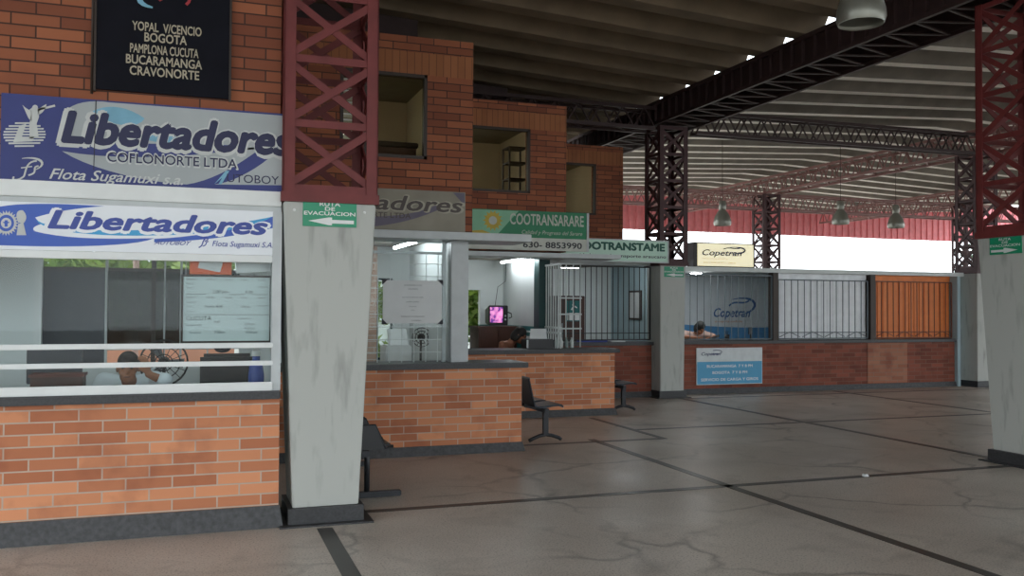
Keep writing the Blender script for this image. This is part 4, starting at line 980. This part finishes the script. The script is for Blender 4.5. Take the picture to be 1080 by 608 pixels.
tag(mb.build('hanging_wire', M['alu'], org=(0, 6.882, 2.015)), 'thin wire carrying the papers and timetable board in the near office', 'wire')

# garden behind the near office
mb = MB(); mb.box(-9, .5, 12.6, 12.75, -.03, 1.27); struct(mb.build('wall_garden', mat('salmon_wall', '#d99a80', .85, dirt=.2, scale=3)))
r = thing('garden_post', (-.66, 11.0, 0), 'pale pink post with a dark band outside the near office back window', 'post', kind='thing')
mb = MB(); mb.tube([(-.66, 11, -.03), (-.66, 11, 3.2)], .035, 10); mb.build('shaft', mat('pink_paint', '#d3aaa0', .6), r)
mb = MB(); mb.tube([(-.66, 11, 1.58), (-.66, 11, 1.74)], .055, 10); mb.build('band', M['black'], r)

# ================================================================== OFFICE 2 and 3, 4 INTERIORS
r = thing('desk', (1.6, 11.3, 0), 'work desk inside the office with the hanging whiteboard', 'desk')
mb = MB(); mb.box(.8, 2.7, 10.9, 11.5, .72, .76); mb.build('desk_top', M['white'], r)
for x in (.85, 2.62):
    mb = MB(); mb.box(x, x+.04, 10.95, 11.45, 0, .72); mb.build('leg', M['alu'], r)
r = thing('office_printer', (2.45, 11.1, .76), 'white office printer on the desk below the hanging whiteboard', 'printer')
mb = MB(); mb.box(2.22, 2.55, 11.0, 11.4, .76, 1.12); mb.build('housing', M['white'], r, bevel=.02)
mb = MB(); mb.hexa([(2.26, 11.0, 1.12), (2.5, 11.0, 1.12), (2.5, 11.06, 1.12), (2.26, 11.06, 1.12), (2.26, 11.12, 1.32), (2.5, 11.12, 1.32), (2.5, 11.16, 1.32), (2.26, 11.16, 1.32)]); mb.build('paper_tray', M['paper'], r)
r = thing('desk_fan', (2.64, 10.8, .76), 'small dark desk fan beside the white printer', 'fan')
c = Vector((2.66, 10.95, 1.22))
mb = MB()
for rr in (.12, .08, .04): mb.tube([c+Vector((rr*math.cos(2*PI*k/20), 0, rr*math.sin(2*PI*k/20))) for k in range(21)], .006, 6, cap=False)
for k in range(12): mb.tube([c, c+Vector((.12*math.cos(2*PI*k/12), 0, .12*math.sin(2*PI*k/12)))], .004, 4)
mb.build('cage', M['black'], r)
mb = MB(); mb.ell(c+Vector((0, .05, 0)), (.045, .05, .045)); mb.tube([c+Vector((0, .04, 0)), (2.66, 11.0, .78)], .015, 8); mb.lathe([(0, .03), (.09, .01), (.09, 0), (0, 0)], (2.66, 11.0, .76)); mb.build('stand', M['black'], r)
r = thing('pilaster', (2.1, 12.0, 0), 'pinkish brick pilaster inside the office with the hanging whiteboard', 'pilaster', kind='thing')
mb = MB(); mb.box(1.8, 2.28, 11.94, 12.05, 0, 2.42); mb.build('brickwork', brick('pale_brick', '#d9b7a2', '#c9a590', '#e2d6cc'), r)
r = thing('garden_window', (2.4, 12.03, .9), 'narrow green-lit window behind the hanging whiteboard', 'window', kind='thing')
mb = MB()
for q in ((2.29, 2.31, .9, 1.98), (2.49, 2.51, .9, 1.98), (2.29, 2.51, .88, .91), (2.29, 2.51, 1.96, 1.99)): mb.box(q[0], q[1], 12.03, 12.10, q[2], q[3])
mb.build('window_frame', M['dteal'], r)
mb = MB(); mb.box(2.31, 2.49, 12.06, 12.066, .91, 1.96); mb.build('glass_pane', M['glass'], r)
r = thing('tv_cabinet', (4.7, 14.2, 0), 'tall brown wooden cabinet carrying the television', 'cabinet')
mb = MB(); mb.box(4.34, 5.0, 13.95, 14.45, 0, 1.26); mb.build('body', M['brown'], r)
mb = MB(); mb.box(4.32, 5.02, 13.93, 14.47, 1.26, 1.29); mb.build('cabinet_top', M['brown'], r)
for x0, x1 in ((4.36, 4.66), (4.68, 4.98)):
    mb = MB(); mb.box(x0, x1, 13.935, 13.95, .05, 1.23); d_ = mb.build('door', M['brown'], r, bevel=.004)
    mb = MB(); mb.ell((x1-.04 if x0 < 4.5 else x0+.04, 13.925, .8), (.014, .014, .014)); mb.build('knob', M['alu'], d_)
r = thing('television', (4.68, 14.2, 1.29), 'old box television with a pink picture on the brown cabinet', 'television')
mb = MB(); mb.hexa([(4.52, 13.98, 1.30), (4.86, 13.98, 1.30), (4.80, 14.36, 1.33), (4.58, 14.36, 1.33), (4.52, 13.98, 1.635), (4.86, 13.98, 1.635), (4.80, 14.36, 1.57), (4.58, 14.36, 1.57)]); mb.build('cabinet', M['black'], r, bevel=.012)
m_, n_, l_, b_ = new_mat('tv_picture')
tc = n_.new('ShaderNodeTexCoord'); vz = n_.new('ShaderNodeTexNoise'); vz.inputs['Scale'].default_value = 14; l_.new(tc.outputs['Object'], vz.inputs['Vector'])
cr = n_.new('ShaderNodeValToRGB'); cr.color_ramp.elements[0].color = rgb('#5a2a86'); cr.color_ramp.elements[0].position = .38; cr.color_ramp.elements[1].color = rgb('#ff9ad6'); cr.color_ramp.elements[1].position = .62
l_.new(vz.outputs['Fac'], cr.inputs[0]); l_.new(cr.outputs[0], b_.inputs['Emission Color']); b_.inputs['Emission Strength'].default_value = 2.2; b_.inputs['Base Color'].default_value = (.01, .01, .01, 1)
mb = MB(); mb.box(4.545, 4.765, 13.972, 13.985, 1.35, 1.605); mb.build('screen', m_, r, bevel=.006)
mb = MB()
for z in (1.40, 1.46): mb.ell((4.81, 13.975, z), (.016, .01, .016))
mb.build('dial', M['alu'], r)
mb = MB(); mb.tube([(4.86, 14.0, 1.52), (4.92, 14.0, 1.50), (4.93, 14.0, 1.44), (4.88, 14.0, 1.42)], .010, 6); mb.build('handle', M['black'], r)
mb = MB(); mb.tube([(4.7, 14.2, 1.60), (4.85, 14.5, 1.95), (5.02, 14.6, 2.05), (5.03, 14.6, 2.40)], .005, 6)
tag(mb.build('cable', M['black'], org=(4.7, 14.2, 1.60)), 'thin black cable running from the television up to the ceiling', 'cable')
r = thing('counter_printer', (4.85, 12.5, .99), 'wide black printer on the counter below the green sign', 'printer')
mb = MB(); mb.box(4.60, 5.04, 12.40, 12.64, .99, 1.13); mb.build('housing', M['black'], r, bevel=.012)
mb = MB(); mb.hexa([(4.72, 12.58, 1.13), (5.0, 12.58, 1.13), (5.0, 12.60, 1.13), (4.72, 12.60, 1.13), (4.76, 12.64, 1.28), (5.0, 12.64, 1.28), (5.0, 12.66, 1.28), (4.76, 12.66, 1.28)]); mb.build('paper_tray', M['paper'], r)
mb = MB(); mb.box(4.60, 4.625, 12.385, 12.40, 1.0, 1.12); mb.build('side_trim', M['alu'], r)
for k in range(4):
    mb = MB(); x = 5.12+.085*k; mb.lathe([(0, 0), (.03, 0), (.03, .10), (.012, .13), (.012, .16), (0, .16)], (x, 12.52, .99), 12)
    tag(mb.build('bottle', mat('bottle_glass%d' % k, ('#9fb0ad', '#c9cfcc', '#7f8d8b', '#b7c0bc')[k], .25), org=(x, 12.52, .99)), 'small pale bottle, number %s in the row on the counter past the black printer' % ('one', 'two', 'three', 'four')[k], 'bottle', 'bottles on the third counter')
r = thing('fridge', (6.8, 15.9, 0), 'dark brown upright cabinet with a small green and white notice behind the black grille', 'cabinet')
mb = MB(); mb.box(6.52, 7.06, 15.8, 16.4, .03, 1.83); mb.build('body', mat('dark_maroon', '#3a2321', .45), r, bevel=.01)
mb = MB(); mb.box(6.54, 7.04, 15.775, 15.80, .05, 1.81); d_ = mb.build('door', mat('maroon_door', '#46291f', .45), r, bevel=.006)
mb = MB(); mb.box(6.56, 6.58, 15.74, 15.775, .9, 1.3); mb.build('handle', M['alu'], d_)
mb = MB(); mb.box(6.66, 6.96, 15.765, 15.775, 1.34, 1.74); d2 = mb.build('notice', M['teal'], r)
mb = MB(); mb.poly([(6.68, 1.36), (6.94, 1.36), (6.94, 1.50), (6.68, 1.50)], 15.763); ribbon(mb, [(6.76, 1.56), (6.82, 1.64), (6.80, 1.70)], .03, 15.763); ribbon(mb, [(6.78, 1.66), (6.88, 1.60)], .025, 15.763); mb.build('notice_print', M['white'], d2, recalc=False)
r = thing('picture_frame', (8.45, 16.4, 1.4), 'framed pale sheet on the blue side wall behind the black grille', 'picture frame')
mb = MB(); mb.box(8.425, 8.45, 16.10, 16.62, 1.36, 1.96); mb.build('moulding', M['frame'], r)
mb = MB(); mb.box(8.42, 8.426, 16.14, 16.58, 1.40, 1.92); mb.build('sheet', M['paper'], r)
r = thing('wall_phone', (8.45, 15.3, 1.9), 'grey wall phone mounted on the blue side wall behind the black grille', 'telephone')
mb = MB(); mb.box(8.38, 8.45, 15.25, 15.5, 1.82, 2.14); mb.build('body', mat('grey_plastic', '#5c686e', .5), r, bevel=.008)
mb = MB(); mb.box(8.355, 8.382, 15.28, 15.34, 1.86, 2.12); mb.build('handset', M['navy'], r, bevel=.008)
mb = MB(); mb.box(8.37, 8.38, 15.38, 15.47, 1.98, 2.06); mb.build('screen', M['paper'], r)
mb = MB(); mb.box(6.45, 6.95, 14.55, 14.80, .99, 1.03); tag(mb.build('folder', mat('blue_folder', '#2b3f9a', .5), bevel=.006, org=(6.7, 14.7, .99)), 'flat blue folder lying on the counter behind the black grille', 'folder')
mb = MB(); mb.box(7.02, 7.3, 14.55, 14.80, .99, 1.01); tag(mb.build('paper_pad', M['paper'], org=(7.15, 14.7, .99)), 'white paper pad beside the flat blue folder', 'paper')
for x, l_ in ((9.35, 'dark stapler on the far counter before the leaning person'), (9.62, 'small dark stand on the far counter below the swoosh logo')):
    r = thing('stapler' if x < 9.5 else 'pen_stand', (x, 14.85, .99), l_, 'stapler' if x < 9.5 else 'pen stand')
    if x < 9.5:
        mb = MB(); mb.box(x-.09, x+.09, 14.82, 14.88, .99, 1.01); mb.build('base', M['black'], r)
        mb = MB(); mb.hexa([(x-.09, 14.83, 1.01), (x+.09, 14.83, 1.05), (x+.09, 14.87, 1.05), (x-.09, 14.87, 1.01), (x-.09, 14.83, 1.04), (x+.09, 14.83, 1.10), (x+.09, 14.87, 1.10), (x-.09, 14.87, 1.04)]); mb.build('arm', M['black'], r)
    else:
        mb = MB(); mb.lathe([(0, 0), (.045, 0), (.05, .11), (.042, .11), (.04, .01), (0, .01)], (x, 14.85, .99), 14); mb.build('cup', M['black'], r)
        for k in range(3):
            mb = MB(); mb.tube([(x, 14.85, 1.0), (x-.03+.03*k, 14.85, 1.17)], .005, 5); mb.build('pen', M['navy'], r)
r = thing('card_stand', (10.15, 14.85, .99), 'slim dark card reader standing on the far counter', 'card reader')
mb = MB(); mb.lathe([(0, 0), (.05, 0), (.05, .015), (.015, .02), (.015, .12), (0, .12)], (10.15, 14.85, .99), 14); mb.build('stand', M['black'], r)
mb = MB(); mb.box(10.11, 10.19, 14.84, 14.87, 1.10, 1.24); mb.build('reader', M['navy'], r, bevel=.005)

# ================================================================== PEOPLE
def solid(shapes, voxel=.010, smooth=5, ratio=None):
    """one continuous skin grown over overlapping tapered limbs; returns a mesh"""
    mb = MB()
    for s in shapes:
        if s[0] == 'e': mb.ell(s[1], s[2], s[3] if len(s) > 3 else None, 16, 12)
        else:
            p, q, r1, r2 = Vector(s[1]), Vector(s[2]), s[3], s[4]
            mb.ell(p, (r1,)*3, None, 12, 8); mb.ell(q, (r2,)*3, None, 12, 8); mb.tube([p, q], [r1, r2], 12)
    me = bpy.data.meshes.new('tmp'); mb.bm.to_mesh(me); mb.bm.free()
    ob = bpy.data.objects.new('tmp', me); C.objects.link(ob)
    md = ob.modifiers.new('r', 'REMESH'); md.mode = 'VOXEL'; md.voxel_size = voxel; md.use_smooth_shade = True
    md = ob.modifiers.new('s', 'SMOOTH'); md.iterations = smooth; md.factor = .5
    bpy.context.view_layer.update()
    out = bpy.data.meshes.new_from_object(ob.evaluated_get(bpy.context.evaluated_depsgraph_get()))
    bpy.data.objects.remove(ob); bpy.data.meshes.remove(me)
    return out
def put(name, me, m, parent):
    me.name = name; me.materials.clear(); me.materials.append(m)
    me.transform(Matrix.Translation(-ORG[parent.name]))
    for p in me.polygons: p.use_smooth = True
    o = bpy.data.objects.new(name, me); C.objects.link(o); o.parent = parent; ORG[o.name] = ORG[parent.name]; return o
def hand_shapes(w, d, nrm, side, curl=.5, s=1.0):
    """palm + five bent fingers: w wrist, d pointing direction, nrm palm normal, side = direction of the thumb"""
    w = Vector(w); d = Vector(d).normalized(); nrm = Vector(nrm); nrm = (nrm-d*nrm.dot(d)).normalized(); sd = d.cross(nrm).normalized()*side
    out = []
    for k in range(5): t = (k-2)/2; out.append(('c', w+d*.012+sd*t*.018*s, w+d*.078*s+sd*t*.034*s, .013*s, .0115*s))
    for k, L in enumerate((.066, .075, .072, .056)):
        b = w+d*.082*s+sd*(.033-.022*k)*s; d1 = (d+nrm*curl*.5).normalized(); d2 = (d+nrm*curl*1.4).normalized()
        m_ = b+d1*L*.52*s; e = m_+d2*L*.48*s
        out += [('c', b, m_, .0095*s, .0085*s), ('c', m_, e, .0085*s, .0072*s)]
    b = w+d*.028*s+sd*.032*s; m_ = b+(d*.6+sd*.7+nrm*.2).normalized()*.036*s; e = m_+(d*.85+sd*.25+nrm*.35).normalized()*.030*s
    return out+[('c', b, m_, .012*s, .010*s), ('c', m_, e, .010*s, .008*s)]
def person(loc, label, skin, hairm, J, top, head_rot=(0, 0, 0), topm=None, sleeve=.55, hair='short', hands=None, stool=True, group=None):
    """J: pelvis, chest, neck, head, sh (l,r), el, wr, hip, knee, foot"""
    r = thing('person', loc, label, 'person')
    HR = Matrix.Translation(Vector(J['head'])) @ Matrix.Rotation(head_rot[2], 4, 'Z') @ Matrix.Rotation(head_rot[0], 4, 'X') @ Matrix.Rotation(head_rot[1], 4, 'Y')
    hr3 = HR.to_3x3().to_4x4()
    def H(x, y, z): return HR @ Vector((x, y, z))
    body = [('e', H(0, .015, .03), (.073, .092, .092), hr3), ('e', H(0, -.03, -.05), (.057, .062, .062), hr3), ('e', H(0, -.062, -.085), (.028, .026, .022), hr3),
            ('c', H(0, -.088, .018), H(0, -.108, -.018), .010, .015), ('e', H(0, -.078, .036), (.050, .016, .012), hr3), ('e', H(0, -.088, -.05), (.026, .014, .013), hr3),
            ('e', H(.042, -.065, -.02), (.022, .022, .02), hr3), ('e', H(-.042, -.065, -.02), (.022, .022, .02), hr3),
            ('e', H(.077, .012, -.002), (.010, .018, .030), hr3), ('e', H(-.077, .012, -.002), (.010, .018, .030), hr3)]
    nk, ch, pv = Vector(J['neck']), Vector(J['chest']), Vector(J['pelvis'])
    body += [('c', nk, H(0, .02, -.03), .056, .05), ('c', ch, nk, .10, .06), ('c', pv, ch, .125, .12), ('c', pv+Vector((.07, 0, 0)), pv-Vector((.07, 0, 0)), .12, .12)]
    shirt = [('c', pv, ch, .15, .15), ('c', pv+Vector((.08, 0, .02)), pv-Vector((.08, 0, -.02)), .13, .13), ('c', ch, nk-(nk-ch)*.25, .13, .085)]
    for s in (0, 1):
        sh, el, wr = [Vector(J[k][s]) for k in ('sh', 'el', 'wr')]; hp, kn, ft = [Vector(J[k][s]) for k in ('hip', 'knee', 'foot')]
        body += [('c', ch+(nk-ch)*.55, sh, .085, .062), ('c', ch, sh, .10, .06), ('c', sh, el, .052, .040), ('c', el, wr, .040, .027), ('c', hp, kn, .085, .055), ('c', kn, ft, .052, .036), ('c', ft, ft+Vector((0, -.15, -.02)), .036, .03)]
        hd = hands[s]; body += hand_shapes(wr, *hd)
        shirt += [('c', ch+(nk-ch)*.55, sh, .098, .078), ('c', ch, sh, .125, .078), ('c', sh, sh+(el-sh)*sleeve/.55*.9, .068, .064)]
    put('body', solid(body, .0085, 4), skin, r)
    if topm: put('shirt', solid(shirt, .012, 5), topm, r)
    tr = [('c', pv+Vector((.08, 0, -.02)), pv-Vector((.08, 0, .02)), .135, .135)]
    for s in (0, 1):
        hp, kn, ft = [Vector(J[k][s]) for k in ('hip', 'knee', 'foot')]; tr += [('c', hp, kn, .10, .072), ('c', kn, ft+Vector((0, 0, .05)), .07, .055)]
    put('trousers', solid(tr, .014, 5), M['trouser'], r)
    sh_ = []
    for s in (0, 1): ft = Vector(J['foot'][s]); sh_.append(('c', (ft.x, ft.y+.02, .05), (ft.x, ft.y-.17, .04), .05, .04))
    for q in sh_:
        put('shoe', solid([q], .012, 3), M['black'], r)
    if hair == 'short': hs = [('e', H(0, .022, .048), (.079, .096, .088), hr3), ('e', H(0, .06, .0), (.068, .062, .07), hr3), ('e', H(0, -.048, .098), (.05, .03, .022), hr3)]
    else: hs = [('e', H(0, .025, .045), (.088, .104, .096), hr3), ('e', H(0, .07, -.03), (.082, .07, .10), hr3), ('e', H(.06, .03, -.03), (.03, .06, .09), hr3), ('e', H(-.06, .03, -.03), (.03, .06, .09), hr3)] + ([('c', H(0, .09, -.08), H(.0, .10, -.24), .06, .03)] if hair == 'long' else [])
    put('hair', solid(hs, .010, 3), hairm, r)
    for s in (-1, 1):
        mb = MB(); mb.ell(H(s*.030, -.083, .014), (.011, .007, .006), hr3, 10, 6); mb.build('eye', M['black'], r)
        mb = MB(); mb.ell(H(s*.030, -.087, .034), (.019, .006, .004), hr3, 10, 6); mb.build('eyebrow', hairm, r)
    mb = MB(); mb.ell(H(0, -.100, -.050), (.022, .006, .0055), hr3, 12, 6); mb.build('mouth', mat('lip', '#74443a', .5), r)
    return r
def stool(x, y, label, h=.46):
    r = thing('stool', (x, y, 0), label, 'stool', 'plain stools behind the counters')
    mb = MB(); mb.lathe([(0, h-.05), (.16, h-.05), (.165, h-.02), (.15, h), (0, h)], (x, y, 0)); mb.build('seat', M['black'], r)
    for sx, sy in ((-1, -1), (1, -1), (1, 1), (-1, 1)):
        mb = MB(); mb.tube([(x+sx*.09, y+sy*.09, h-.04), (x+sx*.14, y+sy*.14, 0)], .013, 8); mb.build('leg', M['alu'], r)
# person behind the near window: head low over the desk, one hand against his cheek
stool(-.50, 7.92, 'stool under the person in the pale shirt', .36)
person((-.50, 7.9, 0), 'person in a pale blue shirt behind the near window, one hand against the cheek', M['skin'], M['hair'],
    dict(pelvis=(-.50, 7.92, .52), chest=(-.50, 7.66, .86), neck=(-.49, 7.52, 1.01), head=(-.49, 7.38, 1.118),
         sh=((-.67, 7.58, 1.005), (-.31, 7.58, 1.01)), el=((-.79, 7.40, .82), (-.235, 7.40, 1.02)), wr=((-.58, 7.28, .80), (-.345, 7.36, 1.075)),
         hip=((-.59, 7.90, .49), (-.41, 7.90, .49)), knee=((-.64, 7.62, .58), (-.36, 7.62, .58)), foot=((-.64, 7.66, .08), (-.36, 7.66, .08))),
    None, head_rot=(.05, 0, 0), topm=M['shirt'], sleeve=.66, hands=[((1, -.15, 0), (0, 0, -1), 1, .3), ((-.28, .06, 1), (-.7, .6, 0), 1, .35)])
# bare-shouldered person bending over behind the third counter
stool(4.48, 13.10, 'stool under the person bending behind the television counter', .43)
person((4.5, 13.1, 0), 'person with dark hair and bare shoulders bent low before the brown cabinet', M['skin2'], M['hair'],
    dict(pelvis=(4.45, 13.10, .58), chest=(4.48, 13.05, .90), neck=(4.58, 12.98, 1.08), head=(4.68, 12.90, 1.165),
         sh=((4.40, 12.92, 1.03), (4.56, 13.14, 1.03)), el=((4.50, 12.80, .80), (4.74, 13.06, .80)), wr=((4.70, 12.80, .80), (4.85, 12.92, .84)),
         hip=((4.48, 13.02, .56), (4.48, 13.18, .56)), knee=((4.86, 12.98, .56), (4.86, 13.16, .56)), foot=((4.86, 13.0, .08), (4.86, 13.16, .08))),
    None, head_rot=(.5, .15, .9), topm=None, hair='bob', hands=[((1, .1, 0), (0, 0, -1), 1, .4), ((.9, -.2, .1), (0, 0, -1), 1, .4)])
# person leaning at the far booth
stool(9.12, 15.62, 'stool under the person leaning at the far booth', .43)
person((9.15, 15.6, 0), 'person in a beige top with dark grey hair, bowed over the far counter', M['skin'], mat('grey_hair', '#2a2c2b', .7),
    dict(pelvis=(9.12, 15.62, .58), chest=(9.15, 15.36, .94), neck=(9.17, 15.20, 1.12), head=(9.17, 15.08, 1.215),
         sh=((8.95, 15.28, 1.10), (9.37, 15.28, 1.10)), el=((8.82, 15.10, 1.05), (9.50, 15.10, 1.05)), wr=((9.02, 14.93, 1.04), (9.34, 14.92, 1.04)),
         hip=((9.03, 15.60, .56), (9.21, 15.60, .56)), knee=((9.0, 15.26, .56), (9.26, 15.26, .56)), foot=((9.0, 15.30, .08), (9.26, 15.30, .08))),
    None, head_rot=(.75, 0, .1), topm=mat('beige_pink_top', '#b59c92', .8), hair='bob', hands=[((1, -.1, 0), (0, 0, -1), 1, .3), ((-1, -.1, 0), (0, 0, -1), -1, .3)])

# ================================================================== TREES, BIN, LITTER
BARK = mat('bark', '#4a3b2c', .9)
LEAFS = []
for h_ in ('#a3bf57', '#86a850', '#c2d680'):
    m_ = mat('leaf_'+h_[1:], h_, .6, dirt=.3, scale=3); LEAFS.append(m_)
DARKLEAF = [mat('dark_leaf_'+h_[1:], h_, .6, dirt=.3, scale=3) for h_ in ('#3a5038', '#4a6245', '#2e4230')]
def tree(loc, h, rad, label, seed, nleaf=5200, size=.21, low=None, leaf=None):
    rnd = random.Random(seed); r = thing('tree', loc, label, 'tree', 'garden trees'); x, y, z = loc
    mb = MB(); top = Vector((x+.2, y, z+h*.62)); low = low or (.30 if nleaf > 1600 else .45); mb.tube([(x, y, z-.05), (x+.1, y, z+h*.3), top], [.16*min(1, rad), .12*min(1, rad), .08*min(1, rad)], 8)
    cl = []
    for k in range(9):
        t = 2*PI*k/9+rnd.random(); e = Vector((x+math.cos(t)*rad*.7*rnd.uniform(.5, 1), y+math.sin(t)*rad*.7*rnd.uniform(.5, 1), z+h*rnd.uniform(low, .92))); cl.append(e)
        mb.tube([(x+.1, y, z+h*.3), (e+top)/2, e], [.07*min(1, rad), .045*min(1, rad), .02*min(1, rad)], 6)
    mb.build('trunk', BARK, r)
    mb = MB()
    for k in range(nleaf):
        c = rnd.choice(cl)+Vector((rnd.gauss(0, 1), rnd.gauss(0, 1), rnd.gauss(0, .8)))*rad*.34
        a = Vector((rnd.uniform(-1, 1), rnd.uniform(-1, 1), rnd.uniform(-.6, .6))).normalized(); b = a.cross(Vector((rnd.uniform(-1, 1), rnd.uniform(-1, 1), rnd.uniform(-1, 1)))).normalized()
        L = size*rnd.uniform(.6, 1.3)
        mb.face([c-a*L*.5, c+b*L*.22, c+a*L*.5, c-b*L*.22], rnd.randrange(3))
    mb.build('foliage', leaf or LEAFS, r, recalc=False)
tree((-3.6, 15.5, 0), 4.2, 1.7, 'bright green tree behind the near office, beyond the pale partition', 1)
tree((-1.3, 16.2, 0), 4.4, 1.8, 'bright green tree behind the near office, in line with the dark panel', 2)
tree((.1, 15.6, 0), 4.2, 1.3, 'bright green tree behind the near office, beside the orange folder', 3)
tree((2.2, 13.25, 0), 2.4, .40, 'slim green garden tree showing through the narrow window past the hanging whiteboard', 4, 4000, low=.1)
tree((4.45, 15.75, 0), 2.3, .42, 'green tree seen through the doorway beside the television', 5, 4000, low=.1)
tree((39.2, 33.5, 0), 6.5, 2.4, 'dark tree against white sky behind the orange shutter column', 6, 3200, .3, leaf=DARKLEAF)
tree((43.0, 30.5, 0), 6.0, 2.4, 'dark tree out in the yard glimpsed beside the lone hall column', 7, 3200, .3, leaf=DARKLEAF)
r = thing('trash_bin', (16.3, 15.0, 0), 'black lidded bin in the gap past the orange shutter wall', 'bin')
mb = MB(); mb.hexa([(16.12, 14.85, .03), (16.44, 14.85, .03), (16.44, 15.15, .03), (16.12, 15.15, .03), (16.07, 14.8, .56), (16.5, 14.8, .56), (16.5, 15.2, .56), (16.07, 15.2, .56)]); mb.build('bin_body', M['black'], r, bevel=.015)
mb = MB(); mb.box(16.05, 16.52, 14.78, 15.22, .56, .62); mb.build('lid', M['black'], r, bevel=.01)
mb = MB(); mb.box(16.12, 16.44, 14.85, 15.15, 0, .03); mb.build('base', M['black'], r)
mb = MB(); mb.hexa([(6.02, 6.95, .003), (6.07, 6.94, .003), (6.08, 6.99, .003), (6.03, 7.0, .003), (6.03, 6.96, .02), (6.06, 6.95, .028), (6.07, 6.98, .02), (6.04, 6.99, .025)])
tag(mb.build('paper_scrap', M['paper'], org=(6.05, 6.97, 0)), 'tiny crumpled white paper scrap lying on the open floor', 'litter')
